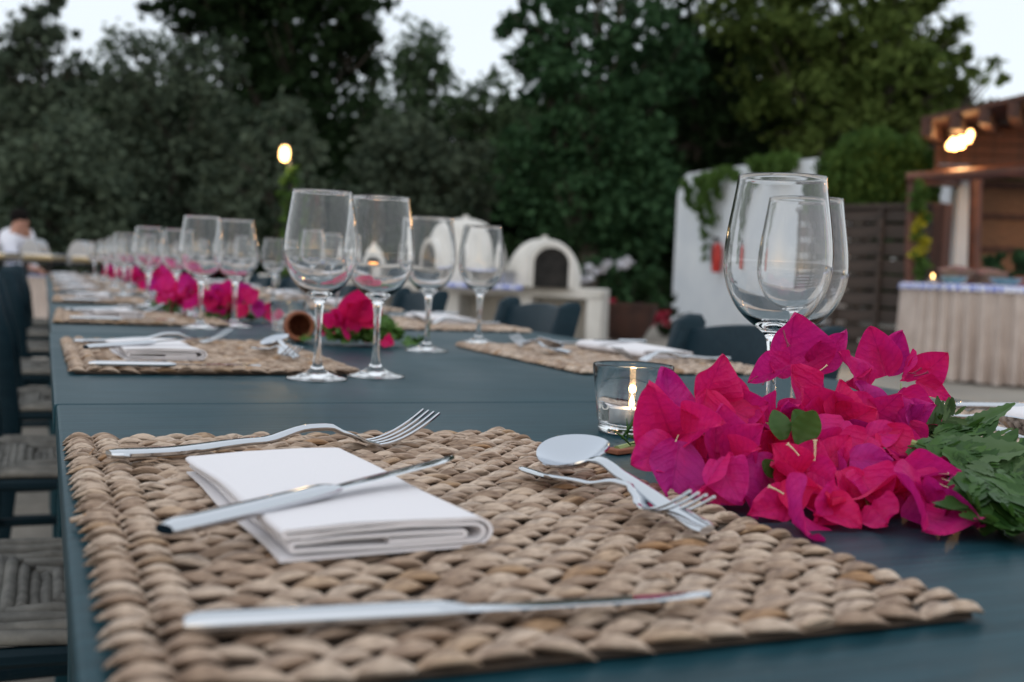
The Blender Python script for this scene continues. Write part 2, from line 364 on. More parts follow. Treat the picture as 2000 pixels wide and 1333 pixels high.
def tree(name, label, leaf, d, ells, trunk_px, size=.12, dens=260, per=34, seed=1, hollow=.5, cat='tree', trunk_r=.16, branches=True, elong=1.8, clump=.28):
    """ells in pixels at depth d; trunk foot below the first ellipse"""
    foot = at(trunk_px, 600, d); foot = Vector((foot.x, foot.y, 0))
    t = thing(name, label, cat, foot)
    L = []
    for i, e in enumerate(ells):
        cx, cy_, rx, ry = e[:4]; dd = d + (e[4] if len(e) > 4 else 0); k = e[5] if len(e) > 5 else 1
        c, r = pxell(cx, cy_, rx, ry, dd)
        area = math.pi * r[0] * r[2]
        L.append((np.array(c) - np.array(foot), r, int(1.7 * dens * area / (size / .12) ** 2 * k) + 30))
    V, Fq = leaf_cloud(L, size, seed, per=per, hollow=hollow, elong=elong, clump=clump)
    link('crown', np_mesh('crown', V, Fq, LF[leaf]), t)
    if trunk_r:
        top = max(L, key=lambda e: e[0][2])[0]; rr = random.Random(seed); mb = MB()
        H = float(top[2]); pts = [(rr.uniform(-.12, .12) * (i > 0) + top[0] * (i / 6) ** 1.5, rr.uniform(-.1, .1) + top[1] * (i / 6) ** 1.5, H * i / 6) for i in range(7)]
        mb.tube(pts, [trunk_r * (1 - .15 * i) for i in range(7)], 9)
        for c, r, n in L:
            s = Vector(pts[rr.choice([1, 2, 3])]); e = Vector(c); mid = s.lerp(e, .5) + Vector((rr.uniform(-.2, .2), 0, rr.uniform(-.1, .4)))
            mb.tube([s, mid, e], [trunk_r * .35, trunk_r * .2, trunk_r * .05], 6)
            for q in range(5):
                e2 = e + Vector((rr.uniform(-1, 1) * r[0], rr.uniform(-1, 1) * r[1], rr.uniform(-.6, 1) * r[2])) * .85
                mb.tube([mid.lerp(e, .5), (mid + e2) / 2 + Vector((0, 0, .1)), e2], [trunk_r * .2, trunk_r * .12, trunk_r * .03], 5)
        mb.build('trunk', M['bark'], t)
    return t
TR = [
 ('conifer_tree', 'tall grey green conifer with drooping tip above the silvery olive bush', 'olive', 27, [(85, 40, 52, 90), (60, 130, 95, 80), (20, 230, 110, 110), (130, 240, 70, 110), (20, 90, 50, 60), (150, 120, 30, 70, 0, .5)], 70, dict(size=.10, dens=130, hollow=.3, elong=2.4)),
 ('olive_tree', 'silvery rounded olive tree right behind the bending cook', 'olive', 19, [(110, 310, 105, 85), (60, 400, 110, 90), (170, 400, 80, 90), (100, 470, 130, 60)], 90, dict(size=.075, dens=230)),
 ('olive_tree', 'wide grey green olive tree between the cook and the lamp post', 'olive', 23, [(290, 140, 110, 80), (230, 230, 90, 90), (350, 230, 120, 90), (400, 130, 70, 60), (300, 330, 110, 90), (380, 380, 120, 100), (300, 430, 90, 60), (430, 290, 70, 80)], 310, dict(size=.08, dens=180)),
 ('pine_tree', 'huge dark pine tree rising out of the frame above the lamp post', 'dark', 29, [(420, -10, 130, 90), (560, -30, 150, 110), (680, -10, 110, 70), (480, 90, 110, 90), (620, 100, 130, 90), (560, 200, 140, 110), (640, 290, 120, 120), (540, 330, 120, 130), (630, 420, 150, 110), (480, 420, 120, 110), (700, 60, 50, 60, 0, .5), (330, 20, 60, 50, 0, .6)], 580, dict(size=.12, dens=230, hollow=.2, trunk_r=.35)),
 ('olive_tree', 'small pale olive tree whose top stands just behind the glowing post lamp', 'olive', 21, [(550, 250, 60, 60), (500, 300, 50, 60), (590, 320, 50, 80), (540, 400, 90, 90), (450, 380, 60, 60)], 550, dict(size=.075, dens=200)),
 ('poplar_tree', 'distant slender tree standing alone against the sky gap', 'distant', 40, [(822, 90, 46, 55), (810, 160, 50, 50), (860, 160, 34, 50), (850, 220, 60, 50), (770, 210, 50, 50), (790, 130, 30, 40)], 820, dict(size=.13, dens=150, hollow=.2, per=14, clump=.5)),
 ('poplar_tree', 'narrow leafy tree at the edge of the dark pine showing sky between twigs', 'distant', 34, [(722, 110, 32, 90, 0, .7), (700, 200, 34, 60, 0, .7), (735, 200, 22, 50, 0, .5)], 715, dict(size=.12, dens=110, hollow=.2, per=14, clump=.5)),
 ('olive_tree', 'broad soft olive tree behind the middle pair of wine glasses', 'olive', 26, [(770, 290, 80, 70), (830, 320, 100, 80), (740, 380, 90, 90), (860, 410, 110, 90), (930, 340, 60, 70)], 800, dict(size=.10, dens=170)),
 ('carob_tree', 'bushy tree with ragged top in the sky gap left of the tall dark trees', 'distant', 36, [(950, 200, 50, 55), (905, 230, 50, 50), (985, 260, 60, 70), (960, 320, 90, 60)], 950, dict(size=.13, dens=130, per=18, clump=.4, hollow=.3)),
 ('carob_tree', 'towering dark green carob tree behind the whitewashed ovens', 'carob', 24, [(1080, 40, 90, 70), (1180, -20, 130, 70), (1060, 150, 70, 70), (1150, 150, 130, 110), (1060, 300, 90, 100), (1190, 280, 120, 110), (1120, 400, 130, 110), (1260, 120, 100, 110), (1010, 60, 45, 50, 0, .6), (1230, 400, 110, 110)], 1140, dict(size=.11, dens=210, hollow=.35, trunk_r=.3)),
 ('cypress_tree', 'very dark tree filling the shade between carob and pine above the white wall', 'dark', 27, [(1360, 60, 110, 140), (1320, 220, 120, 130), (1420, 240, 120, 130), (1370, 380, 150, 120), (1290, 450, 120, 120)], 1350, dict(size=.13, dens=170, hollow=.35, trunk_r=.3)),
 ('pine_tree', 'big olive green pine with feathery branches reaching over the pergola roof', 'light', 25, [(1500, 20, 130, 110), (1640, 10, 140, 100), (1770, 60, 110, 90), (1580, 150, 150, 110), (1720, 170, 130, 100), (1840, 170, 80, 70), (1880, 110, 50, 40, 0, .5), (1930, 150, 40, 50, 0, .3), (1900, 230, 60, 40, 0, .5), (1640, 260, 160, 80), (1800, 260, 110, 60), (1780, -30, 90, 60)], 1650, dict(size=.10, dens=160, hollow=.3, per=40, trunk_r=.3, elong=2.6)),
]
for i, (nm, lb, lf, d, el, tp, kw) in enumerate(TR): tree(nm, lb, lf, d, el, tp, seed=11 + i, **kw)
# far woodland that closes the gaps low down: one mass
cloud = []
for i in range(34):
    x = -500 + i * 95; d = 44 + 3 * math.sin(i * 2.1)
    ty = 235 if x < 620 else 310 if x < 1000 else 245 if x < 1250 else 150 if x < 1800 else 290
    for y, ry in ((ty + 20 * math.sin(i * 1.7), 85), ((ty + 430) / 2, 90), (430, 90), (540, 80)):
        c, r = pxell(x, y, 90, ry, d); cloud.append((c, (r[0], 1.6, r[2]), 1500))
V, Fq = leaf_cloud(cloud, .30, 99, hollow=.2)
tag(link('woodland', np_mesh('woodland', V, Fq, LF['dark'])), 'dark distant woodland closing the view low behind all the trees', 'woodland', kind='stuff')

# ------------------------------------------------------------------ white garden wall with trailing vines
def prism(pts2, thick, name, mat, parent=None, back=None, bevel=0):
    """pts2: front outline (world points); extruded along 'back' vector"""
    b = (back or Vector((0, 1, 0))).normalized() * thick; n = len(pts2)
    mb = MB(); mb.add(list(pts2) + [p + b for p in pts2], [tuple(range(n)), tuple(reversed(range(n, 2 * n)))] + [(i, i + n, (i + 1) % n + n, (i + 1) % n) for i in range(n)])
    return mb.build(name, mat, parent, smooth=0, bevel=bevel)
def ground_pt(px, d): p = at(px, 600, d); return Vector((p.x, p.y, 0.026))
wl_, wr_ = ground_pt(1312, 19.5), ground_pt(1612, 14.6)
u = (wr_ - wl_)
def wallz(px, py, t):                                   # point of the wall plane over wl_ + t*u at the height seen at py
    b_ = wl_ + u * t; d = (b_ - EYE).dot(FWD); return b_, at(px, py, d).z
tops = []
for px, py, t in ((1318, 382, 0), (1332, 352, .035), (1350, 341, .08), (1480, 326, .50), (1612, 308, 1.0)):
    b_, z = wallz(px, py, t); tops.append(Vector((b_.x, b_.y, z)))
wall = thing('garden_wall', 'whitewashed garden wall behind the big front glasses with vines over its top', 'wall', wl_)
front = [wl_, wr_] + list(reversed(tops))
bk = Vector((-u.y, u.x, 0))
prism([p - wl_ for p in front], .3, 'wall_body', M['white'], wall, bk)
nrm = -bk.normalized()
def trailing(label, px0, px1, strands, seed, leaf='vine', dens=60, top_blob=True, name='trailing_vine'):
    rg = np.random.default_rng(seed); rr = random.Random(seed); C = []
    def top_at(px):
        def prx(t_): v = wl_ + u * t_ - EYE; return 1000 + F_PX * v.dot(RT) / v.dot(FWD)
        return wl_ + u * min([i / 200 for i in range(-10, 201)], key=lambda q_: abs(prx(q_) - px))
    mb = MB(); org = top_at((px0 + px1) / 2) + Vector((0, 0, 0)); cl = []
    for (x, y0, x1, y1, w) in strands:
        b0 = top_at(x); b1 = top_at(x1); d = min((b0 - EYE).dot(FWD), (b1 - EYE).dot(FWD)) - .16
        pts = [at(x + (x1 - x) * q / 6 + rr.uniform(-3, 3), y0 + (y1 - y0) * q / 6, d) for q in range(7)]
        mb.tube([p - org for p in pts], .006, 5)
        for q in range(6):
            p = (pts[q] + pts[q + 1]) / 2 - org; h = (pts[q] - pts[q + 1]).length
            ww = w * .75 * pxm(d) * (1 - .13 * q); cl.append((tuple(p), (ww, .06, h * .6), int(dens * (1 - .1 * q))))
    t = thing(name, label, 'vine', org)
    mb.build('stem', M['bark'], t)
    V, Fq = leaf_cloud(cl, .055, seed, hollow=.1, per=12, clump_abs=.05, droop=.06)
    link('foliage', np_mesh('foliage', V, Fq, LF[leaf]), t)
trailing('green vine trailing down the left end of the white wall', 1340, 1440, [(1360, 340, 1378, 500, 12), (1372, 338, 1392, 440, 14), (1395, 335, 1400, 380, 14), (1410, 330, 1390, 360, 14), (1340, 350, 1345, 400, 5), (1382, 335, 1362, 410, 9), (1425, 330, 1440, 345, 10)], 5)
trailing('bright green tuft of vine sprawling on top of the white wall', 1470, 1560, [(1480, 312, 1490, 338, 26), (1510, 308, 1515, 334, 30), (1540, 306, 1530, 326, 24)], 6, dens=300)

# dense hanging shrub at the right end of the wall
dS = 14.2
sh = at(1715, 330, dS); t = thing('hanging_shrub', 'thick dome of green trailing plant hanging over the dark slatted fence', 'shrub', (sh.x, sh.y, 0))
org = Vector((sh.x, sh.y, 0)); rr = random.Random(3); cl = []; mb = MB()
for i in range(130):
    x = 1612 + rr.random() * 205; e = ((x - 1715) / 108.) ** 2; y0 = 252 + 62 * e + rr.uniform(0, 25); y1 = y0 + rr.uniform(50, 150) * (1 - .35 * e); y1 = min(y1, 425)
    d = dS + rr.uniform(-.35, .35)
    for q in range(4):
        p = at(x + rr.uniform(-3, 3), y0 + (y1 - y0) * (q + .5) / 4, d) - org
        cl.append((tuple(p), (.09, .09, (y1 - y0) * pxm(d) / 8), 130))
    if i % 4 == 0: mb.tube([at(x, y0, d) - org, at(x, y1, d) - org], .006, 5)
mb.tube([(0, .3, 0), (.1, .35, 1.2), (0, .1, 2.3)], [.08, .06, .04], 8)
mb.build('stem', M['bark'], t)
V, Fq = leaf_cloud(cl, .05, 3, hollow=.1, per=20, droop=.10, clump_abs=.06); link('foliage', np_mesh('foliage', V, Fq, LF['hang']), t)

# fire extinguisher on the wall
b_, z = wallz(1413, 500, .38); p0 = b_ + nrm * .1
t = thing('fire_extinguisher', 'small red fire extinguisher hung on the white garden wall', 'extinguisher', (p0.x, p0.y, z - .02))
MB().lathe([(0, -.25), (.065, -.24), (.075, -.2), (.075, .12), (.06, .18), (.03, .21), (0, .22)], 20).build('cylinder', M['red'], t)
MB().box((0, 0, .26), (.04, .05, .08)).box((-.05, 0, .29), (.12, .03, .03)).build('valve', M['black'], t, bevel=.005)
MB().tube([(-.03, 0, .28), (-.1, 0, .22), (-.11, 0, 0), (-.09, 0, -.1)], .014, 8).build('hose', M['black'], t)

# ------------------------------------------------------------------ dark slatted fence
fl, fr_ = ground_pt(1560, 14.3), ground_pt(1822, 12.9)
fu = (fr_ - fl).normalized(); fL = (fr_ - fl).length; fz = at(1640, 412, (fl.lerp(fr_, .5) - EYE).dot(FWD)).z
fence = thing('slatted_fence', 'dark brown fence of wide horizontal boards beside the white wall', 'fence', fl, math.atan2(fu.y, fu.x))
nb = 9; bh = fz / nb
board = MB().box((fL / 2, 0, 0), (fL, .035, bh * .80)).mesh('board', M['fence'], 0)
for i in range(nb):
    o = link('board', board, fence, .004); o.location = (0, random.uniform(-.01, .01), .04 + bh * (i + .45)); o.rotation_euler = (R(random.uniform(-7, 4)), R(random.uniform(-.2, .2)), 0)
post = MB().box((0, 0, fz / 2), (.05, .05, fz)).mesh('post', M['fence'], 0)
for x in (.05, fL * .3, fL * .62, fL - .05):
    o = link('post', post, fence, .005); o.location = (x, -.046 if 0.1 < x < fL - .1 else 0, 0)
MB().box((fL / 2, -.002, fz + .03), (fL + .1, .13, .05)).build('top_rail', M['fence'], fence, bevel=.005)
MB().box((fL + .06, -.02, fz / 2), (.16, .16, fz + .08)).build('corner_post', M['fence_red'], fence, bevel=.008)

# ------------------------------------------------------------------ pergola bar
dP = 12.6
def PX(px, py, d=dP): return at(px, py, d)
base = ground_pt(1783, dP); base.z = .026
pg = thing('pergola', 'reddish log pergola with plank gable and lit lamp cluster under its eave', 'pergola', base)
def rel(p): return p - base
def tubep(name, pts, r, mat, n=12, parent=pg): return MB().tube([rel(p) for p in pts], r, n).build(name, mat, parent)
tubep('post', [base, PX(1778, 470), PX(1782, 348)], [.06, .055, .052], M['log'])
b2 = ground_pt(1905, dP + .8); tubep('post', [b2, PX(1906, 345, dP + .8)], [.075, .07], M['log'])
tubep('cross_beam', [PX(1770, 349), PX(1900, 340, dP - .2), PX(2080, 324, dP - .5)], [.06, .07, .075], M['log'])
tubep('cross_beam', [PX(1780, 352), PX(1905, 362, dP + 2.2)], [.05, .05], M['log'])
# gable planks behind the lamp
pw = PX(2200, 300, dP + .9); p_l = PX(1826, 300, dP + .9)
gv = (pw - p_l); gv.z = 0; gl = gv.length; gn = gv.normalized(); ang = math.atan2(gn.y, gn.x)
z0 = PX(1900, 345, dP + .9).z; z1 = PX(1900, 240, dP + .9).z
for i in range(5):
    c = rel(p_l) + gv / 2; c.z = z0 + (z1 - z0) * (i + .5) / 5 - base.z
    o = MB().box((0, 0, 0), (gl, .03, (z1 - z0) / 5 * .93)).build('plank', M['fence_red'], pg, smooth=0, bevel=.003); o.location = c; o.rotation_euler = (R(-4), 0, ang)
# roof slab and rafters
rl, rr_ = PX(1799, 238, dP - .5), PX(2150, 160, dP - 1.3)
rv = rr_ - rl; depthv = PX(1845, 272, dP + 2.0) - rl
mb = MB(); up_ = Vector((0, 0, .05))
q = [rel(rl), rel(rr_), rel(rr_ + depthv), rel(rl + depthv)]
mb.add(q + [v + up_ for v in q], [(3, 2, 1, 0), (4, 5, 6, 7), (0, 1, 5, 4), (1, 2, 6, 5), (2, 3, 7, 6), (3, 0, 4, 7)]); mb.build('roof', M['fence_red'], pg, smooth=0)
for i in range(6):
    s = rel(rl + rv * (i / 6 + .035)) + Vector((0, 0, -.085)); e = s + depthv * .97
    dv = (e - s).normalized(); rot = Vector((0, 1, 0)).rotation_difference(dv).to_matrix()
    o = MB().box((0, 0, 0), (.11, (e - s).length, .15)).build('rafter', M['fence_red'], pg, smooth=0, bevel=.006); o.location = (s + e) / 2; o.rotation_euler = rot.to_euler()
# reed back wall of the bar
rw0, rw1 = PX(1918, 350, dP + 1.9), PX(2250, 350, dP + 1.6); rvv = rw1 - rw0; rvv.z = 0
zt = PX(1918, 352, dP + 1.9).z - base.z
c = rel(rw0) + rvv / 2; c.z = zt / 2
o = MB().box((0, 0, 0), (rvv.length, .04, zt)).build('reed_screen', M['reed'], pg, smooth=0); o.location = c; o.rotation_euler = (0, 0, math.atan2(rvv.y, rvv.x))
for zz in (.62, .8, .97):
    o = MB().box((0, -.05, 0), (rvv.length, .05, .06)).build('rail', M['fence_red'], pg, smooth=0, bevel=.004); cc = c.copy(); cc.z = zt * zz; o.location = cc; o.rotation_euler = (0, 0, math.atan2(rvv.y, rvv.x))
# white pillar and white wall piece behind
pb = ground_pt(1870, dP + 1.7)
pil = thing('pillar', 'square white pillar tinted warm by the lamp behind the buffet table', 'pillar', pb, ang)
hz = at(1870, 352, dP + 1.7).z
MB().box((0, 0, hz / 2), (.27, .27, hz)).build('shaft', M['white'], pil, bevel=.015)
MB().box((0, 0, hz + .03), (.36, .36, .06)).build('capital', M['white'], pil, bevel=.01)
wb = ground_pt(1842, dP + 3.4); hz = at(1842, 318, dP + 3.4).z
w2 = thing('courtyard_wall', 'white wall piece glimpsed between pergola post and pillar', 'wall', wb, ang)
MB().box((0, 0, hz / 2), (.42, .25, hz)).build('wall_body', M['white'], w2, bevel=.02)
# lamp cluster
lp = PX(1878, 272, dP - .1)
lamp = thing('pergola_lamp', 'cluster of glowing warm bulbs under the pergola eave', 'lamp', lp)
MB().tube([(0, 0, .22), (0, 0, .04)], .012, 8).build('stem', M['black'], lamp)
lbar = MB().box((0, 0, .05), (.36, .05, .03)).build('bar', M['black'], lamp, bevel=.004)
bm_ = MB().lathe([(0, -.055), (.03, -.045), (.04, -.015), (.032, .02), (.015, .04), (0, .045)], 14).mesh('bulb', M['bulb2'], 60)
for i, (x, z) in enumerate(((-.15, -.03), (-.085, .0), (-.03, -.02), (.035, .012), (.09, -.012), (.14, .028), (.0, -.05), (-.06, -.055))):
    o = link('bulb', bm_, lbar); o.location = RT * (x * .82) + Vector((0, .03 * (i % 2), z + .04 * x * 6))
ld = bpy.data.lights.new('pergola_lamp_light', 'POINT'); ld.energy = 26; ld.color = (1, .58, .26); ld.shadow_soft_size = .12
lo = bpy.data.objects.new('pergola_lamp_light', ld); COL.objects.link(lo); lo.location = lp + Vector((0, 0, -.14)) - FWD * .05
for i, (px, py) in enumerate(((2075, 262), (2230, 240), (2400, 225))):
    o = copy_tree(lamp); o.location = PX(px, py, dP - .1 - .1 * i); o['label'] = ['pergola lamp cluster just beyond the right frame edge', 'pergola lamp cluster second beyond the right frame edge', 'pergola lamp cluster at the far right end of the eave'][i]
spd = bpy.data.lights.new('pergola_lamp_beam', 'SPOT'); spd.energy = 150; spd.color = (1, .66, .34); spd.spot_size = R(38); spd.spot_blend = .9; spd.shadow_soft_size = .12
spo = bpy.data.objects.new('pergola_lamp_beam', spd); COL.objects.link(spo); spo.location = lp + Vector((0, 0, -.16)) - FWD * .1
spo.rotation_euler = (P(1640, 735, 0) - spo.location).to_track_quat('-Z', 'Y').to_euler()
# vine with yellow leaves on the post
org = base.copy(); cl = []; cl2 = []
for i in range(26):
    y = 360 + i * 7.2; w = .05
    p = PX(1796 + 9 * math.sin(i * .9), y, dP - .14) - org
    (cl2 if (8 <= i <= 20 and i % 5 != 4) else cl).append((tuple(p), (.045, .045, .06), 34))
vt = thing('climbing_vine', 'yellow and green vine climbing the left pergola post', 'vine', org)
MB().tube([rel(PX(1796 + 9 * math.sin(i * .9), 360 + i * 7.2, dP - .14)) for i in range(26)] + [Vector((.1, -.1, 0))], .008, 6).build('stem', M['stem'], vt)
V, Fq = leaf_cloud(cl, .045, 8, hollow=.1, clump_abs=.04); link('green_leaves', np_mesh('leaves', V, Fq, LF['vine']), vt)
V, Fq = leaf_cloud(cl2, .045, 9, hollow=.1, clump_abs=.035); link('yellow_leaves', np_mesh('leaves', V, Fq, LF['yellow']), vt)

# ------------------------------------------------------------------ round buffet table with pleated skirt
def skirt_mesh(path, z0, z1, pleat=.05, amp=.022, closed=True, seed=0):
    """pleated cloth hanging along a path"""
    rr = random.Random(seed); n = len(path); L = 0; vs = []; fs = []; nz = 6; ph = 0
    for i in range(n):
        a = path[i]; b = path[(i + 1) % n] if (closed or i < n - 1) else path[i]; c = path[i - 1] if (closed or i > 0) else path[i]
        t = (b - c).normalized(); nr = Vector((t.y, -t.x, 0))
        L += (path[i] - path[i - 1]).length if i else 0
        ph += 2 * math.pi * ((path[i] - path[i - 1]).length if i else 0) / pleat * rr.uniform(.7, 1.3)
        for k in range(nz + 1):
            q = k / nz; am = amp * (.25 + .9 * q); w = math.sin(ph) + .3 * math.sin(2.1 * ph + 3 * q)
            p = a + nr * (am * w + .03 * q); vs.append((p.x, p.y, z1 + (z0 - z1) * q + (.006 * math.sin(ph * .37) if k == nz else 0)))
    for i in range(n if closed else n - 1):
        j = (i + 1) % n
        for k in range(nz): fs.append((i * (nz + 1) + k, j * (nz + 1) + k, j * (nz + 1) + k + 1, i * (nz + 1) + k + 1))
    return vs, fs
rc = ground_pt(2005, 11.4); rr0 = 1.19; rtz = .925
rt_ = thing('buffet_table', 'round buffet table with cream pleated skirt under the pergola', 'table', rc)
MB().lathe([(0, rtz - .03), (rr0, rtz - .03), (rr0, rtz), (0, rtz)], 64).build('tabletop', M['fence'], rt_)
for a in range(4):
    MB().tube([(.7 * math.cos(a * 1.57 + .7), .7 * math.sin(a * 1.57 + .7), 0), (.7 * math.cos(a * 1.57 + .7), .7 * math.sin(a * 1.57 + .7), rtz - .03)], .03, 8).build('leg', M['fence'], rt_)
path = [Vector((rr0 * math.cos(a), rr0 * math.sin(a), 0)) for a in np.linspace(0, -2 * math.pi, 900, endpoint=False)]
vs, fs = skirt_mesh([Vector((p.x * 1.01, p.y * 1.01, 0)) for p in path], .02, rtz - .012, .15, .05, True, 4)
tag(MB().add(vs, fs).build('table_skirt', M['skirt'], None, 180, loc=rc), 'cream pleated skirt hanging round the pergola buffet table', 'table skirt')
cg = MB(); cg.lathe([(0, .014), (rr0 + .02, .014), (rr0 + .035, .004), (rr0 + .045, -.03), (rr0 + .047, -.045), (rr0 + .042, -.045), (rr0 + .03, 0), (rr0 + .012, .006), (0, .006)], 72)
tag(cg.build('tablecloth', M['gingham'], None, loc=rc + Vector((0, 0, rtz))), 'blue checked cloth covering the top of the round buffet table', 'tablecloth')
TZR = rtz + .015
def on_round(px, py_d, z=TZR): p = at(px, 545, py_d); return Vector((p.x, p.y, z + rc.z))
def bowl(px, d, r, label, mat='bowl', h=.07):
    o = MB().lathe([(0, .004), (r * .5, .004), (r * .85, h * .55), (r, h), (r * .96, h), (r * .8, h * .6), (r * .45, .012), (0, .012)], 28).build('serving_bowl', M[mat], None, loc=on_round(px, d)); tag(o, label, 'bowl', 'bowls on the round buffet table')
bowl(1862, 10.9, .13, 'shallow blue green bowl at the left of the round buffet table'); bowl(1965, 10.7, .15, 'shallow blue green bowl at the front of the round buffet table'); bowl(2040, 10.9, .14, 'blue green bowl at the right of the round buffet table')
def basket(px, d, w, h, label, rz):
    t = thing('bread_basket', label, 'basket', on_round(px, d), rz, 'baskets on the round buffet table')
    mb = MB(); n = 28
    mb.lathe([(0, .004), (w * .36, .004), (w * .45, h * .6), (w * .5, h), (w * .475, h), (w * .42, h * .6), (w * .34, .012), (0, .012)], n); mb.build('basket_body', M['wicker'], t)
    MB().tube([(w * .5 * math.cos(a), w * .5 * math.sin(a), h) for a in np.linspace(0, 2 * math.pi, 25)], .012, 6).build('rim', M['wicker'], t)
    rr = random.Random(int(px)); cl = MB()
    def fn(a, b_):
        x = (a - .5) * w * .95; y = (b_ - .5) * w * .95; return (x, y, h * 1.0 + .05 * math.cos(x * 9) * math.cos(y * 9) + .012 * math.sin(x * 70 + y * 30))
    cl.grid(fn, 14, 14).build('cloth', M['stripe'], t, 180)
m, nt, b = newmat('striped_cloth'); M['stripe'] = m
wv = tex(nt, 'Wave', 12, 0); nt.links.new(ramp(nt, wv.outputs[0], [(.3, (.10, .05, .055)), (.5, (.42, .30, .26)), (.8, (.20, .07, .06))]), b.inputs['Base Color']); b.inputs['Roughness'].default_value = .9
basket(1868, 11.4, .30, .13, 'wicker basket lined with striped cloth, left on the round buffet', .3)
basket(1930, 11.5, .34, .12, 'wider dark wicker basket beside the striped one on the round buffet', 1.2)
def potted(px, d, label, h, seed):
    p = on_round(px, d); t = thing('potted_plant', label, 'plant', p, 0, 'potted plants on the round buffet table')
    MB().lathe([(0, 0), (.06, 0), (.08, .11), (.085, .12), (.07, .12), (0, .10)], 18).build('pot', M['terra'], t)
    V, Fq = leaf_cloud([((0, 0, h * .65), (.11, .11, h * .4), 700)], .045, seed, hollow=.2); link('foliage', np_mesh('foliage', V, Fq, LF['carob']), t)
    MB().tube([(0, 0, .1), (.01, 0, h * .7)], .006, 6).build('stem', M['bark'], t)
potted(1945, 11.9, 'low leafy plant behind the baskets on the round buffet', .34, 31); potted(1990, 11.9, 'taller leafy plant at the right on the round buffet', .38, 32)
# small candle lantern glow on the table: a lit tealight in a dish
o = MB().lathe([(0, 0), (.05, 0), (.06, .02), (.055, .02), (.045, .008), (0, .008)], 20)
t = thing('candle_dish', 'small lit candle in a brass dish at the left rim of the round buffet', 'candle', on_round(1822, 10.8))
o.build('dish', M['brass'], t); MB().lathe([(0, .008), (.025, .008), (.025, .04), (0, .04)], 16).build('candle', M['wax'], t)
MB().lathe([(0, .045), (.007, .055), (.008, .065), (.003, .085), (0, .09)], 10).build('flame', M['flame'], t)
MB().tube([(0, 0, .04), (0, 0, .047)], .0015, 5).build('wick', M['black'], t)

# ------------------------------------------------------------------ whitewashed counter with two domed ovens
dC = 14.2
cR, cL = at(1177, 566, dC), at(480, 541, dC + .9)
ctz = cR.z; cb = Vector((cR.x, cR.y, .026))
cu = Vector((cL.x - cR.x, cL.y - cR.y, 0)); cLn = cu.length; cun = cu.normalized(); ca = math.atan2(-cun.y, -cun.x)
ctr = thing('oven_counter', 'long whitewashed masonry counter with open bays carrying the ovens', 'counter', cb, math.atan2(cun.y, cun.x))
cdep = .85                                              # depth goes to local -y
H0 = ctz - .026
MB().box((cLn / 2, -cdep / 2, H0 - .065), (cLn, cdep, .13)).build('counter_top', M['oven'], ctr, bevel=.02)
k_ = pxm(dC)
xs = [0.10, (1177 - 1022) * k_, (1177 - 873) * k_] + [(1177 - 873) * k_ + 1.05 * i for i in range(1, 3)] + [cLn - .1]
for x in xs: MB().box((x, -cdep / 2, (H0 - .13) / 2), (.20, cdep - .02, H0 - .13)).build('counter_leg', M['oven'], ctr, bevel=.015)
MB().box((cLn / 2, -cdep + .06, (H0 - .13) / 2), (cLn - .25, .08, H0 - .132)).build('back_panel', M['oven'], ctr)
def oven(px, d, rx, rz_, label, mouth_w, mouth_h, face):
    c = at(px, 560, d); org = Vector((c.x, c.y, ctz))
    t = thing('bread_oven', label, 'oven', org, face)
    # dome with rounded shoulders
    mb = MB(); prof = []
    for i in range(15):
        a = math.pi / 2 * i / 14; prof.append((rx * math.cos(a) ** .85, rz_ * math.sin(a) ** .9))
    mb.lathe(prof, 40)
    mb.v = [(x * (1 + .02 * math.sin(z * 9 + y * 5)), y, z) for x, y, z in mb.v]
    mb.build('dome', M['oven'], t, 180)
    # arched porch facing local -y
    def arch(w, h, n=14): return [(-w, 0)] + [(-w * math.cos(math.pi * i / n), h - w * .9 + w * .9 * math.sin(math.pi * i / n)) for i in range(n + 1)] + [(w, 0)]
    ow, oh = mouth_w * 1.22, mouth_h * 1.12; A = arch(ow, oh); B = arch(mouth_w, mouth_h); y0, y1 = -rx * 1.12, -rx * .35
    mb = MB(); n = len(A); vs = [(x, y0, z) for x, z in A] + [(x, y0, z) for x, z in B] + [(x, y1, z) for x, z in A] + [(x, y1, z) for x, z in B]
    fs = []
    for i in range(n - 1): fs += [(i, i + 1, n + i + 1, n + i), (i + 1, i, 2 * n + i, 2 * n + i + 1), (n + i, n + i + 1, 3 * n + i + 1, 3 * n + i)]
    mb.add(vs, fs); pch = mb.build('porch', M['oven'], t, 40)
    mb = MB(); vs = [(x * .995, y0 + .035, z * .995) for x, z in B]; mb.add(vs + [(x, y + .05, z) for x, y, z in vs], [tuple(range(len(B))), tuple(reversed(range(len(B), 2 * len(B))))]); mb.build('oven_mouth', M['soot'], pch, 0)  # near-black plate stands in for the shaded hollow of the oven
    # sooty bricks round the mouth
    for i in range(9):
        a = math.pi * (i + .5) / 9; o = MB().box((0, 0, 0), (mouth_w * .30, .05, .05)).build('brick', M['soot'], pch, 0, bevel=.004)
        o.location = (-mouth_w * .88 * math.cos(a), y0 + .05, mouth_h - mouth_w * .9 + mouth_w * .78 * math.sin(a)); o.rotation_euler = (0, -(a - math.pi / 2) * -1, 0)
    MB().lathe([(0, 0), (.05, 0), (.04, .05), (0, .06)], 12, c=(0, 0, rz_ - .015)).build('cap', M['oven'], t)
    return t
f0 = math.atan2(-_sy, _cy)
oven(1060, dC + .45, .49, .62, 'smaller whitewashed domed oven with arched black mouth', .225, .50, f0 + .16)
oven(905, dC + .75, .60, .85, 'larger whitewashed domed oven partly behind the wine glasses', .22, .50, f0 - .75)
ov3 = oven(722, dC + .7, .25, .44, 'small domed oven with a live fire seen through the middle glasses', .13, .30, f0 + .1)
fm = MB()
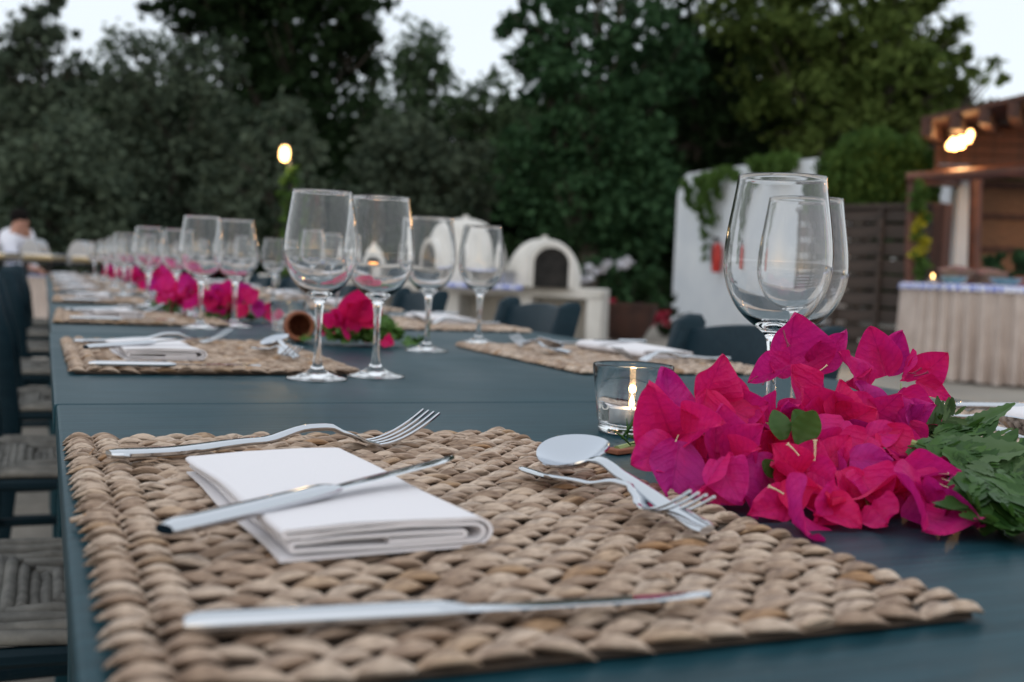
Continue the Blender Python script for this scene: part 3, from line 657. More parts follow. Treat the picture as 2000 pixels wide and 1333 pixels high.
for i in range(7): fm.lathe([(0, 0), (.022, .012), (.02, .04), (.006, .08 + .01 * (i % 3)), (0, .09 + .01 * (i % 3))], 8, c=(-.07 + .023 * i, -.25 * 1.12 - .01, .0))
fm.build('fire', emis('wood_fire', (1, .42, .10), 2.2), ov3, 60)
# things on the counter
p = at(992, 556, dC + .2)
o = MB().lathe([(0, 0), (.10, 0), (.125, .17), (.13, .18), (.12, .18), (.095, .01), (0, .01)], 24).build('mixing_bowl', M['lid'], None, loc=(p.x, p.y, ctz)); tag(o, 'blue grey metal bucket beside the smaller oven', 'bucket')
def cloth_on(px0, px1, d, label, dz=.006, hang=.06):
    a, b_ = at(px0, 556, d), at(px1, 560, d); a.z = b_.z = 0; v = b_ - a; L = v.length; t_ = v.normalized(); nr = Vector((-t_.y, t_.x, 0))
    def fn(s, q):
        y = q * .55 - hang; zz = dz + .002 * math.sin(s * 40) if y > 0 else dz + y * 1.0
        yy = max(y, -.008 + .004 * math.sin(s * 60)); p = t_ * (s * L) + nr * yy; return (p.x, p.y, zz)
    o = MB().grid(fn, 40, 14).build('checked_cloth', M['gingham'], None, 180, loc=(a.x, a.y, ctz)); o.location = Vector((a.x, a.y, ctz)); 
    s = o.modifiers.new('thick', 'SOLIDIFY'); s.thickness = .003
    tag(o, label, 'cloth', 'blue checked cloths')
cloth_on(868, 1020, dC - .0, 'blue checked cloth on the counter in front of the larger oven')
cloth_on(540, 640, dC + .45, 'blue checked cloth at the left part of the oven counter')

# ------------------------------------------------------------------ big terracotta planter and shrubs between counter and wall
def bush(label, px, d, ells, leaf, seed, size=.06, dens=900, flowers=None, pot=None, name='bush', cat='bush'):
    f = ground_pt(px, d); t = thing(name, label, cat, f)
    L = []
    for (cx, cy_, rx, ry) in ells:
        c, r = pxell(cx, cy_, rx, ry, d); L.append((np.array(c) - np.array(f), r, int(dens * math.pi * r[0] * r[2]) + 20))
    V, Fq = leaf_cloud(L, size, seed, hollow=.3); link('foliage', np_mesh('foliage', V, Fq, LF[leaf]), t)
    mb = MB(); rr = random.Random(seed)
    for c, r, n in L: mb.tube([(0, 0, .1), (c[0] * .4, c[1] * .4, c[2] * .5), tuple(c)], [.03, .02, .008], 6)
    mb.build('branch', M['bark'], t)
    if pot:
        w, h = pot; MB().lathe([(0, 0), (w * .55, 0), (w * .9, h * .5), (w, h * .9), (w * 1.06, h * .92), (w * 1.06, h), (w * .92, h), (w * .85, h * .85), (0, h * .85)], 30).build('pot', M['terra_dark'], t)
    for mat, pts in (flowers or []):
        mb = []; fm = [(tuple(at(x, y, d - .25) - f), (.06, .06, .05), 45) for x, y in pts]
        V, Fq = leaf_cloud(fm, .05, seed + 5, hollow=.1, clump_abs=.05); link('blossom', np_mesh('blossom', V, Fq, mat), t)
    return t
wf = noisy('white_blossom', (.55, .55, .6), (.7, .7, .75), 9, .7, 0); pf = noisy('red_blossom', (.35, .02, .05), (.5, .03, .08), 9, .7, 0)
bush('leafy bush with small white blossoms in a dark terracotta pot', 1225, 15.8, [(1180, 540, 55, 45), (1240, 550, 60, 50), (1200, 500, 50, 25), (1270, 580, 40, 40), (1230, 600, 60, 25)], 'carob', 41, flowers=[(wf, [(1150, 522), (1163, 528), (1182, 515), (1224, 512), (1215, 520), (1145, 545)]), (pf, [(1195, 590), (1205, 620)])], pot=(.42, .52))
bush('dark oleander bush with red flowers at the foot of the white wall', 1290, 17, [(1290, 560, 35, 55), (1280, 620, 40, 30), (1325, 620, 20, 22)], 'dark', 42, flowers=[(pf, [(1285, 622), (1296, 615), (1300, 628), (1278, 632)])])
bush('low dark shrub row behind the oven counter', 1120, 19, [(1000, 500, 80, 50), (1120, 500, 60, 50), (900, 490, 80, 50), (760, 480, 90, 50), (640, 470, 80, 50)], 'dark', 43, size=.08, dens=500)

# ------------------------------------------------------------------ lamp post with climbing greenery
dL = 14.5
pb = ground_pt(560, dL); hz = at(556, 320, dL).z
lpz = thing('lamp_post', 'garden lamp post wrapped in bright green climber with a glowing globe', 'lamp post', pb)
MB().tube([(0, 0, 0), (0, 0, hz)], [.045, .035], 10).build('pole', M['black'], lpz)
q = at(556, 301, dL) - pb
MB().lathe([(0, -.10), (.035, -.09), (.060, -.05), (.064, .02), (.055, .07), (.03, .10), (0, .105)], 20, c=q).build('globe', M['bulb'], lpz)
MB().lathe([(0, .105), (.075, .095), (.03, .15), (0, .155)], 16, c=q).build('cap', M['black'], lpz)
cl = [((.02 * math.sin(i), -.02, .25 + i * .085), (.07 + .03 * math.sin(i * 2.3), .09, .09), 70) for i in range(int((hz - .3) / .085))]
V, Fq = leaf_cloud(cl, .05, 71, hollow=.1, clump_abs=.05); vv = thing('climber', 'bright yellow green climber covering the lamp post', 'vine', pb); link('foliage', np_mesh('foliage', V, Fq, LF['vine']), vv)
MB().tube([(.04 * math.cos(a), .04 * math.sin(a), a * .1) for a in np.linspace(0, 20, 60)], .006, 5).build('stem', M['stem'], vv)
ld = bpy.data.lights.new('post_lamp_light', 'POINT'); ld.energy = 12; ld.color = (1, .72, .4); ld.shadow_soft_size = .1
lo = bpy.data.objects.new('post_lamp_light', ld); COL.objects.link(lo); lo.location = pb + q - FWD * .18 + Vector((0, 0, -.12))

# ------------------------------------------------------------------ skirted buffet at the far left, chafing dishes, cook
dB = 11.0
bl, br_ = ground_pt(-160, dB + .3), ground_pt(470, dB + .2)
bz = at(150, 545, dB).z; bu = (br_ - bl); bL = bu.length; bn = bu.normalized(); bw = .75
bt = thing('long_buffet', 'long far buffet table standing across the end of the dining row', 'table', bl, math.atan2(bn.y, bn.x))
MB().box((bL / 2, bw / 2, bz - .026 - .02), (bL, bw, .03)).build('tabletop', M['fence'], bt)
for x in (.1, bL / 2, bL - .1):
    for y in (.08, bw - .08): MB().box((x, y, (bz - .06) / 2), (.05, .05, bz - .062)).build('leg', M['fence'], bt)
pth = [Vector((x, -.02, 0)) for x in np.linspace(-.02, bL + .02, 700)] + [Vector((bL + .02, y, 0)) for y in np.linspace(0, bw, 90)]
vs, fs = skirt_mesh(pth, .01, bz - .028, .085, .016, False, 9)
o = MB().add(vs, fs).build('table_skirt', M['skirt'], None, 180, loc=bl); o.rotation_euler = (0, 0, math.atan2(bn.y, bn.x)); tag(o, 'cream pleated skirt along the far buffet table', 'table skirt')
o = MB().box((bL / 2, bw / 2 - .005, .001), (bL + .03, bw + .02, .006)).build('tablecloth', M['gingham'], None, 0, bevel=.002, loc=bl + Vector((0, 0, bz - .026 + .0))); o.rotation_euler = (0, 0, math.atan2(bn.y, bn.x)); tag(o, 'pale blue checked cloth lying on the far buffet table', 'tablecloth')
bz2 = bz - .026 + .006 + bl.z
def chafer(px, label):
    p = at(px, 530, dB + .32); t = thing('chafing_dish', label, 'chafing dish', (p.x, p.y, bz2), math.atan2(bn.y, bn.x), 'chafing dishes on the far buffet')
    for sx in (-1, 1):
        for sy in (-1, 1): MB().box((sx * .12, sy * .22, .06), (.02, .02, .12)).build('leg', M['black'], t)
    MB().box((0, 0, .135), (.30, .52, .03)).build('frame', M['black'], t, bevel=.004)
    MB().box((0, 0, .18), (.29, .50, .045), taper=1.04).build('pan', M['brass'], t, bevel=.008)
    mb = MB(); n = 16; R0 = .20; vs = []; fs = []                  # quarter-barrel lid swung open
    for i in range(n + 1):
        a = math.pi * i / n
        for y in (-.05, .20): vs.append((-.22 + R0 * .55 * math.cos(a), y + .1, .10 + R0 * 1.25 * math.sin(a) + .02))
    for i in range(n): fs.append((2 * i, 2 * i + 1, 2 * i + 3, 2 * i + 2))
    fs.append(tuple(2 * i for i in range(n + 1))); fs.append(tuple(2 * i + 1 for i in reversed(range(n + 1)))); fs.append((0, 2 * n, 2 * n + 1, 1))
    mb.add(vs, fs).build('lid', M['lid'], t, 50)
    MB().box((0, 0, .213), (.28, .49, .022)).build('food_tray', M['satin'], t, bevel=.004)
chafer(95, 'gold chafing dish with raised grey lid in front of the cook'); chafer(3, 'gold chafing dish cut by the left frame edge on the far buffet'); chafer(188, 'gold chafing dish farthest to the right on the far buffet')
# cook: one continuous skinned body, jacket, trousers, hair as children
pc = at(34, 500, dB + 1.35); foot = Vector((pc.x, pc.y, .026))
cook = thing('person', 'cook in white jacket bending over the far buffet and reaching for a dish', 'person', foot, math.atan2(bn.y, bn.x))
def skinned(name, verts, edges, radii, mat, parent, sub=2):
    me = bpy.data.meshes.new(name); me.from_pydata(verts, edges, []); me.materials.append(mat)
    o = link(name, me, parent)
    sk = o.modifiers.new('skin', 'SKIN'); sk.use_smooth_shade = True
    for v, r in zip(me.skin_vertices[0].data, radii): v.radius = (r, r) if not hasattr(r, '__len__') else r
    me.skin_vertices[0].data[0].use_root = True
    s = o.modifiers.new('sub', 'SUBSURF'); s.levels = sub; s.render_levels = sub; return o
# local frame: x along the buffet (to the right), -y towards the camera; the cook leans to +x/-y
hv = at(42, 433, dB + 1.2) - foot; ca_, sa_ = math.cos(-cook.rotation_euler.z), math.sin(-cook.rotation_euler.z)
hx, hy, hz_ = hv.x * ca_ - hv.y * sa_, hv.x * sa_ + hv.y * ca_, hv.z
nk = (hx - .07, hy + .02, hz_ - .14); pel = (-.05, .20, .84); ch = ((nk[0] + pel[0]) / 2 + .01, (nk[1] + pel[1]) / 2, (nk[2] + pel[2]) / 2 + .06)
sh1 = (nk[0] - .03, nk[1] - .17, nk[2] - .06); sh2 = (nk[0] - .03, nk[1] + .19, nk[2] - .06)
el1 = (sh1[0] + .13, sh1[1] - .05, sh1[2] - .25); wr1 = (sh1[0] + .36, sh1[1] - .10, sh1[2] - .30)
el2 = (sh2[0] + .08, sh2[1] + .03, sh2[2] - .27); wr2 = (sh2[0] + .29, sh2[1] - .05, sh2[2] - .36)
V_ = [pel, ch, nk, (hx - .02, hy, hz_ - .03), (hx, hy, hz_ + .05), sh1, el1, wr1, (wr1[0] + .07, wr1[1] - .01, wr1[2] - .01), sh2, el2, wr2, (wr2[0] + .07, wr2[1], wr2[2] - .01), (-.04, .10, .78), (-.03, .09, .45), (-.08, .1, .06), (.05, .09, .03), (-.04, .31, .78), (-.06, .31, .45), (-.12, .3, .06), (.01, .29, .03)]
E_ = [(0, 1), (1, 2), (2, 3), (3, 4), (2, 5), (5, 6), (6, 7), (7, 8), (2, 9), (9, 10), (10, 11), (11, 12), (0, 13), (13, 14), (14, 15), (15, 16), (0, 17), (17, 18), (18, 19), (19, 20)]
R_ = [.14, .145, .055, .070, .072, .06, .042, .028, .035, .06, .042, .028, .035, .09, .06, .042, .035, .09, .06, .042, .035]
skinned('body', V_, E_, R_, M['skin'], cook)
skinned('jacket', [pel, ch, (nk[0] - .01, nk[1], nk[2] - .05), sh1, el1, (wr1[0] - .1, wr1[1] + .02, wr1[2] + .02), sh2, el2, (wr2[0] - .1, wr2[1], wr2[2] + .05)], [(0, 1), (1, 2), (2, 3), (3, 4), (4, 5), (2, 6), (6, 7), (7, 8)], [.18, .19, .12, .10, .072, .055, .10, .072, .055], M['jacket'], cook)
skinned('trousers', [(pel[0], pel[1], .9), (-.04, .10, .78), (-.03, .09, .45), (-.08, .1, .09), (-.04, .31, .78), (-.06, .31, .45), (-.12, .3, .09)], [(0, 1), (1, 2), (2, 3), (0, 4), (4, 5), (5, 6)], [.155, .11, .08, .065, .11, .08, .065], M['trouser'], cook)
mb = MB(); mb.lathe([(0, .095), (.05, .085), (.084, .055), (.098, .01), (.094, -.05), (.075, -.065), (.06, 0), (0, .05)], 20, c=(hx - .035, hy + .028, hz_ + .05)); mb.build('hair', M['hair'], cook, 180)
for s in (-1, 1): MB().lathe([(0, -.006), (.006, 0), (0, .006)], 8, c=(hx + .075, hy - .04 + .03 * s, hz_ + .01)).build('eye', M['hair'], cook)
MB().tube([(hx + .07, hy - .045, hz_ + .01), (hx + .10, hy - .06, hz_ - .02)], [.008, .014], 6).build('nose', M['skin'], cook)

# ------------------------------------------------------------------ dining tables (a row of square tables pushed together)
PITCHY = 0.98; SEAM0 = 1.059; TX0, TX1 = .011, 1.045; NT = 8
def make_table():
    t = thing('dining_table', 'x', 'table', group='square blue grey dining tables pushed into one row')
    w, l = TX1 - TX0, PITCHY - .0022
    MB().box((w / 2, l / 2, -.0125), (w, l, .025)).build('tabletop', M['table'], t, smooth=0, bevel=.0028)
    for y in (.045, l - .045): MB().box((w / 2, y, -.070), (w - .12, .022, .088)).build('apron', M['table'], t, smooth=0, bevel=.002)
    for x in (.035, w - .035): MB().box((x, l / 2, -.070), (.022, l - .18, .088)).build('apron', M['table'], t, smooth=0, bevel=.002)
    for x in (.045, w - .045):
        for y in (.05, l - .05): MB().box((x, y, -.025 - (TZ - .025 - .026) / 2), (.055, .055, TZ - .025 - .026)).build('leg', M['table'], t, smooth=0, bevel=.004)
    return t
tb0 = make_table(); ORD = ['nearest', 'second', 'third', 'fourth', 'fifth', 'sixth', 'seventh', 'eighth']
for k in range(NT):
    t = tb0 if k == 0 else copy_tree(tb0)
    t.location = (TX0 + random.uniform(-.003, .003) * (k > 0), SEAM0 + PITCHY * (k - 1), TZ)
    t['label'] = ['blue grey square table carrying the front placemat and pink flowers', 'blue grey square table just beyond the first seam carrying the middle glass pairs'][k] if k < 2 else f'{ORD[k]} blue grey square table of the row counted from the camera'

# ------------------------------------------------------------------ chairs
def make_chair():
    """backrest at local x=0 plane, seat towards +x; origin on the ground under the backrest"""
    t = thing('dining_chair', 'x', 'chair'); W2 = .205; sz = .45
    for s in (-1, 1):
        pts = [(-.01, s * (W2 - .015), 0), (.012, s * (W2 - .01), .25), (.015, s * (W2 - .008), sz), (-.004, s * W2, .62), (-.043, s * (W2 + .006), .775), (-.054, s * (W2 + .008), .790)]
        wid = [.018, .021, .023, .024, .022, .010]
        secs = []
        for p, w in zip(pts, wid): secs.append([Vector(p) + Vector((a, b_, 0)) for a, b_ in ((-w * 1.25, -w * .8), (-w * .6, -w), (w * .6, -w), (w * 1.25, -w * .8), (w * 1.25, w * .8), (w * .6, w), (-w * .6, w), (-w * 1.25, w * .8))])
        MB().loft(secs).build('back_post', M['chair'], t, 50)
        MB().tube([(.39, s * .215, 0), (.39, s * .215, sz - .01)], [.017, .020], 8).build('leg', M['chair'], t)
    def rail(z0, z1, arch, x0, name):
        secs = []
        for i in range(13):
            y = (i / 12 - .5) * 2 * (W2 - .012); c = 1 - (y / W2) ** 2; bx = -.035 * c * .7; top = z1 + arch * c; lean0 = x0 - (z0 - .62) * .22; lean1 = x0 - (top - .62) * .22
            secs.append([Vector((lean0 + bx - .009, y, z0)), Vector((lean0 + bx + .009, y, z0)), Vector((lean1 + bx + .009, y, top - .004)), Vector((lean1 + bx + .003, y, top)), Vector((lean1 + bx - .006, y, top)), Vector((lean1 + bx - .009, y, top - .004))])
        MB().loft(secs).build(name, M['chair'], t, 50)
    rail(.670, .757, .022, -.004, 'top_rail'); rail(.555, .605, .006, .004, 'slat')
    # rush seat: wound strands meeting on the diagonals
    fr0 = [(.0, -.20), (.0, .20), (.40, .225), (.40, -.225)]
    for a, b_ in ((0, 1), (1, 2), (2, 3), (3, 0)):
        MB().tube([(*fr0[a], sz - .012), (*fr0[b_], sz - .012)], .011, 8).build('seat_rail', M['chair'], t)
    rush = MB(); n = 15; cx, cyy = .20, 0
    for i in range(n):
        q = (i + .5) / n; q0 = 1 - q
        ring = [Vector((cx + (x - cx) * q0 * 1.03, y * q0 * 1.03, sz + .006 + .006 * math.sin(i * 1.3) - .010 * (1 - q0))) for x, y in fr0]
        for a in range(4):
            A, B = ring[a], ring[(a + 1) % 4]; pts = [A.lerp(B, w / 5) + Vector((0, 0, .003 * math.sin(w * 2 + i))) for w in range(6)]
            rush.tube(pts, .0085, 6)
    o = rush.build('rush_seat', M['rush'], t, 180)
    for z, y0 in ((.17, 0), (.28, 0)):
        for s in (-1, 1): MB().tube([(.0, s * .195, z), (.39, s * .213, z)], .0095, 8).build('stretcher', M['chair'], t)
    MB().tube([(.39, -.21, .24), (.39, .21, .24)], .0095, 8).build('stretcher', M['chair'], t)
    MB().tube([(.0, -.19, .22), (.0, .19, .22)], .0095, 8).build('stretcher', M['chair'], t)
    return t
ch0 = make_chair(); first = True
for k in range(8):
    for side in (0, 1):
        if side == 1 and k == 0: continue
        c = ch0 if first else copy_tree(ch0); first = False
        if side == 0:
            c.location = (-.105 + random.uniform(-.02, .01), .50 + .95 * k + random.uniform(-.015, .015), .026); c.rotation_euler = (0, 0, R(random.uniform(-3, 3)))
            c['label'] = f'dark blue rush seat chair tucked in on the left side, {ORD[k]} from the camera'
            c['group'] = 'dark blue chairs along the left side of the tables'
        else:
            c.location = (1.165 + random.uniform(-.01, .02), 1.74 + 1.03 * (k - 1) + random.uniform(-.015, .015), .026); c.rotation_euler = (0, 0, R(180 + random.uniform(-4, 4)))
            c['label'] = f'dark blue arched chair on the far right side, {ORD[k - 1]} in view'
            c['group'] = 'dark blue chairs along the right side of the tables'

# ------------------------------------------------------------------ woven placemats
MW, MLn = .328, .488                                     # mat width and length
ROWP, COLP, BORD = .0117, .0205, .0172                    # row spacing, strand spacing along a row, border rope width
def bead_mesh(seed):
    """one strand bulge: a flattened, pointed, lengthwise-wrinkled lens that dips at both ends"""
    rr = random.Random(seed); secs = []; n = 12; L = .0132
    w0 = rr.uniform(.0060, .0070); t0 = rr.uniform(.0024, .0030); fold = rr.uniform(0, 6); bend = rr.uniform(-.0012, .0012); skew = rr.uniform(-.25, .25)
    for i in range(9):
        s = -1 + 2 * i / 8; k = max(.04, (1 - abs(s) ** 1.8)) ** .85; ring = []
        for j in range(n):
            a = 2 * math.pi * j / n
            rip = 1 + .16 * math.sin(3 * a + fold + s * .8) + .09 * math.sin(5 * a - fold)
            ring.append(Vector((s * L, math.cos(a) * w0 * k * rip + bend * (1 - s * s) + skew * s * .003, math.sin(a) * t0 * k * rip + .0030 * (1 - s * s) - .0022)))
        secs.append(ring)
    return secs
BSECS = [bead_mesh(s) for s in range(6)]
BM = [MB().loft(s).mesh('strand', M['mat'], 180) for s in BSECS]
def mat_layout(rr):
    items = []; rows = int(MLn / ROWP); x0 = -MW / 2 + 2 * BORD; x1 = MW / 2 - 1.0 * BORD; nc = int((x1 - x0) / COLP)
    for r in range(rows + 1):
        for c in range(nc + 1):
            x = x0 + (c + .30 + .5 * (r % 2)) * COLP
            if x > x1 + .004: continue
            items.append((Vector((x + rr.uniform(-.0013, .0013), -MLn / 2 + r * ROWP + .006 + rr.uniform(-.0010, .0010), .0040 + rr.uniform(-.0005, .0007))),
                          Euler((R(rr.uniform(-20, -8)), R(rr.uniform(-9, 9)), R(rr.gauss(0, 7) + (10 if r % 2 else -10)))), (rr.uniform(.90, 1.18), rr.uniform(.80, 1.04), rr.uniform(.9, 1.1)), rr.randrange(6)))
    for col, xx in ((0, -MW / 2 + .5 * BORD), (1, -MW / 2 + 1.5 * BORD), (2, MW / 2 - .5 * BORD)):   # border ropes running along the long sides
        n = int(MLn / .0152)
        for r in range(n + 1):
            items.append((Vector((xx + rr.uniform(-.0008, .0008), -MLn / 2 + (r + .35 + .5 * (col % 2)) * .0152 + rr.uniform(-.0008, .0008), .0042)),
                          Euler((R(rr.uniform(-26, -12)), R(rr.uniform(-5, 5)), R(rr.uniform(-6, 6) - 7))), (rr.uniform(.78, .86), rr.uniform(1.08, 1.22), rr.uniform(1.0, 1.15)), rr.randrange(6)))
    return items
def make_mat(label, loc, rz, sep, seed, flip=False, side='left'):
    t = thing('placemat', label, 'placemat', loc, rz, 'woven hyacinth placemats')
    rr = random.Random(seed); items = mat_layout(rr)
    Mw = Matrix.Translation(loc) @ Euler((0, 0, rz)).to_matrix().to_4x4()
    items.sort(key=lambda it: (Mw @ it[0] - EYE).length)
    for it in items[:sep]:
        o = link('strand', BM[it[3]], t); o.location = it[0]; o.rotation_euler = it[1]; o.scale = it[2]
    V = []; Fs = []; b = 0
    for it in items[sep:]:
        m = Matrix.Translation(it[0]) @ it[1].to_matrix().to_4x4() @ Matrix.Diagonal((*it[2], 1))
        secs = BSECS[it[3]]; vs = [m @ p for r_ in secs for p in r_]; n = 12
        V += [tuple(v) for v in vs]
        for i in range(len(secs) - 1):
            for k in range(n): Fs.append((b + i * n + k, b + i * n + (k + 1) % n, b + (i + 1) * n + (k + 1) % n, b + (i + 1) * n + k))
        b += len(vs)
    if V:
        me = np_mesh('weave', np.array(V), np.array(Fs, np.int32), M['mat'], True); o = link('weave', me, t); o['kind'] = 'stuff'
    MB().box((0, 0, .0016), (MW - .010, MLn - .004, .0020)).build('core', M['mat_core'], t, 0)  # backing sheet, coloured dark to stand in for shade in the weave gaps
    return t, (t.children[-2] if V else None)
MATZ = TZ + .0006
mats = {}
mat0, _ = make_mat('large woven placemat in the front, lying under the folded napkin and two knives', Vector((.182, .577, MATZ)), R(.7), 300, 1)
mat1, _ = make_mat('woven placemat on the left of the second table, before the middle glasses', Vector((.190, 1.565, MATZ)), R(.4), 300, 2)
mat2, _ = make_mat('woven placemat on the right of the second table, one corner toward the candle', Vector((.825, 1.60, MATZ)), R(180 + .5), 300, 3)
mat3, _ = make_mat('woven placemat half hidden by the herb leaves at the right frame edge', Vector((.845, .67, MATZ)), R(180 - 1.0), 0, 4)
for k in range(2, 8):
    for side in (0, 1):
        c = copy_tree(mat3)
        c.location = ((.19 if side == 0 else .845) + random.uniform(-.008, .008), (1.565 if side == 0 else 1.60) + .975 * (k - 1) + random.uniform(-.01, .01), MATZ)
        c.rotation_euler = (0, 0, R((0 if side == 0 else 180) + random.uniform(-1.2, 1.2)))
        c['label'] = f'woven placemat on the {"left" if side == 0 else "right"} side of the {ORD[k]} table'
# a few frayed fibres standing off the front mat
rf = random.Random(77); fb = MB()
for i in range(46):
    x, y = rf.uniform(-.45, .42) * MW, rf.uniform(-.46, .46) * MLn
    if rf.random() < .4: x = -MW / 2 * rf.uniform(.93, .99)
    a_ = rf.uniform(-.6, .6) + (0 if rf.random() < .7 else 1.5); L_ = rf.uniform(.008, .026); p0_ = Vector((x, y, .0085)); p1_ = p0_ + Vector((math.cos(a_) * L_, math.sin(a_) * L_, rf.uniform(-.001, .003)))
    fb.tube([p0_, (p0_ + p1_) / 2 + Vector((0, rf.uniform(-.002, .002), rf.uniform(.0005, .002))), p1_], [.0007, .0006, .0002], 4)
fb.build('loose_fibres', M['mat'], mat0)['kind'] = 'stuff'
# a loose straw end beside the front mat
t = MB().tube([P(190, 1003, MATZ + .003), P(160, 1012, MATZ + .004), P(137, 1018, MATZ + .003)], [.0022, .0018, .0014], 6)
tag(t.build('straw_end', M['mat']), 'loose straw end sticking out of the front placemat over the table edge', 'straw')
MT = .0084                                              # top of the weave above the table

# ------------------------------------------------------------------ napkin
def napkin_mesh():
    W_, D_ = .098, .200; th = .0021
    # cross-section path in x,z: inner folds then outer wrap
    path = []
    def arc(cx, cz, r, a0, a1, n=7):
        for i in range(n + 1):
            a = a0 + (a1 - a0) * i / n; path.append((cx + r * math.cos(a), cz + r * math.sin(a)))
    p1 = [(.062, .0092), (.085, .0094)]
    hp = math.pi / 2
    path += [(.050, .0062), (.080, .0066)]; arc(.0835, .00815, .00145, -hp, hp, 6); path += [(.060, .0098), (.030, .0094), (.014, .0090)]
    arc(.0095, .0073, .0021, hp, 3 * hp, 6); path += [(.020, .0046), (.05, .0038), (.085, .0042)]
    arc(.0895, .0085, .0046, -hp, hp, 8); path += [(.06, .0142), (.030, .0128), (.012, .0118)]
    inner = path[:]; path = []
    path += [(.004, .0012), (.05, .0012), (.086, .0013)]; arc(.0905, .0086, .0073, -hp, hp, 12); path += [(.07, .0163), (.035, .0160), (.010, .0155)]
    arc(.0065, .0141, .0016, hp, 3 * hp - .3, 6); path += [(.020, .0124)]
    mb = MB()
    for pth in (inner, path):
        n = len(pth); offs = []
        for i in range(n):
            a, b_ = pth[max(0, i - 1)], pth[min(n - 1, i + 1)]; dx, dz = b_[0] - a[0], b_[1] - a[1]; l = math.hypot(dx, dz) or 1
            offs.append((-dz / l * th / 2, dx / l * th / 2))
        ring = [(p[0] + o[0], p[1] + o[1]) for p, o in zip(pth, offs)] + [(p[0] - o[0], p[1] - o[1]) for p, o in reversed(list(zip(pth, offs)))]
        secs = []
        for j in range(15):
            q = j / 14; y = q * D_; sc = 1 - .10 * q * 0
            secs.append([Vector((x * 1.02 + .0010 * math.sin(9 * q + z * 200), y * 1.03 + .0015 * math.sin(x * 60) + (x * .04), z * .80 * (1 - .14 * q + .07 * math.sin(5 * q + x * 30) + .03 * math.sin(11 * q + x * 60)))) for x, z in ring])
        mb.loft(secs)
    return mb.mesh('napkin', M['cotton'], 70)
NAP = napkin_mesh()

# ------------------------------------------------------------------ cutlery; local +x from handle end to tip, z up
def ringpts(x, z, w, t, n=10, slope=0, y0=0, pw=.75):
    out = []
    for k in range(n):
        a = 2 * math.pi * (k + .5) / n; c_, s_ = math.cos(a), math.sin(a)
        out.append(Vector((x - slope * s_ * t, y0 + math.copysign(abs(c_) ** pw, c_) * w, z + math.copysign(abs(s_) ** pw, s_) * t)))
    return out
def interp(tab, s):
    for i in range(len(tab) - 1):
        if s <= tab[i + 1][0]:
            a, b_ = tab[i], tab[i + 1]; q = (s - a[0]) / (b_[0] - a[0]); q = q * q * (3 - 2 * q)
            return [a[j] + (b_[j] - a[j]) * q for j in range(1, len(a))]
    return list(tab[-1][1:])
def make_fork(L=.205):
    k = L / .205
    tab = [(0, .0052, .006, .0022), (.004, .0052, .0088, .0024), (.03, .0050, .0088, .0024), (.09, .0085, .0058, .0022), (.122, .0150, .0036, .0023), (.135, .0150, .0034, .0023), (.148, .0100, .0070, .0017), (.160, .0050, .0118, .0011), (.168, .0030, .0126, .0010)]
    hs = [ringpts(s * .168 * k, interp(tab, s * .168)[0] * k, interp(tab, s * .168)[1] * k, interp(tab, s * .168)[2] * k, 12) for s in np.linspace(0, 1, 34)]
    parts = [('handle', MB().loft(hs).mesh('handle', M['steel'], 60))]
    for i in range(4):
        y = (-.0096 + .0064 * i); secs = []
        for q in np.linspace(0, 1, 9):
            x = .1665 + .0435 * q; z = .0032 + .019 * q ** 1.7
            secs.append(ringpts(x * k, z * k, (.0021 - .0009 * q) * k, (.0012 - .0004 * q) * k, 6, slope=.4 * q, y0=y * (1 + .05 * q) * k))
        parts.append(('tine', MB().loft(secs).mesh('tine', M['steel'], 60)))
    return parts
def make_spoon(L=.195):
    k = L / .195
    tab = [(0, .0030, .0046, .0022), (.004, .0032, .0058, .0024), (.03, .0045, .0050, .0022), (.09, .0105, .0038, .0021), (.118, .0140, .0034, .0022), (.130, .0128, .0040, .0018), (.137, .0108, .0062, .0010)]
    hs = [ringpts(s * .137 * k, interp(tab, s * .137)[0] * k, interp(tab, s * .137)[1] * k, interp(tab, s * .137)[2] * k, 12) for s in np.linspace(0, 1, 26)]
    mb = MB(); bl_, bw_ = .0345, .0220
    def surf(u_, v_, dz, sc):
        r = u_; a = v_ * 2 * math.pi; ex = math.cos(a) * r; ey = math.sin(a) * r
        wy = bw_ * (1 - .16 * ex) * sc; x = .134 + bl_ + bl_ * ex * sc; y = wy * ey
        z = .0112 - .0095 * (1 - r ** 2.0) + .0020 * max(0, -ex) ** 2 + dz; return Vector((x * k, y * k, z * k))
    nu, nv = 10, 36; vs = []; fs = []
    for lay, (dz, sc) in enumerate(((0, 1), (-.0011, 1.012))):
        for i in range(nu + 1):
            for j in range(nv): vs.append(surf(i / nu if i else .001, j / nv, dz, sc))
    B = (nu + 1) * nv
    for i in range(nu):
        for j in range(nv):
            j2 = (j + 1) % nv; fs.append((i * nv + j, (i + 1) * nv + j, (i + 1) * nv + j2, i * nv + j2)); fs.append((B + i * nv + j, B + i * nv + j2, B + (i + 1) * nv + j2, B + (i + 1) * nv + j))
    for j in range(nv): j2 = (j + 1) % nv; fs.append((nu * nv + j, B + nu * nv + j, B + nu * nv + j2, nu * nv + j2))
    mb.add(vs, fs)
    return [('handle', MB().loft(hs).mesh('handle', M['steel'], 60)), ('bowl', mb.mesh('bowl', M['satin'], 60))]
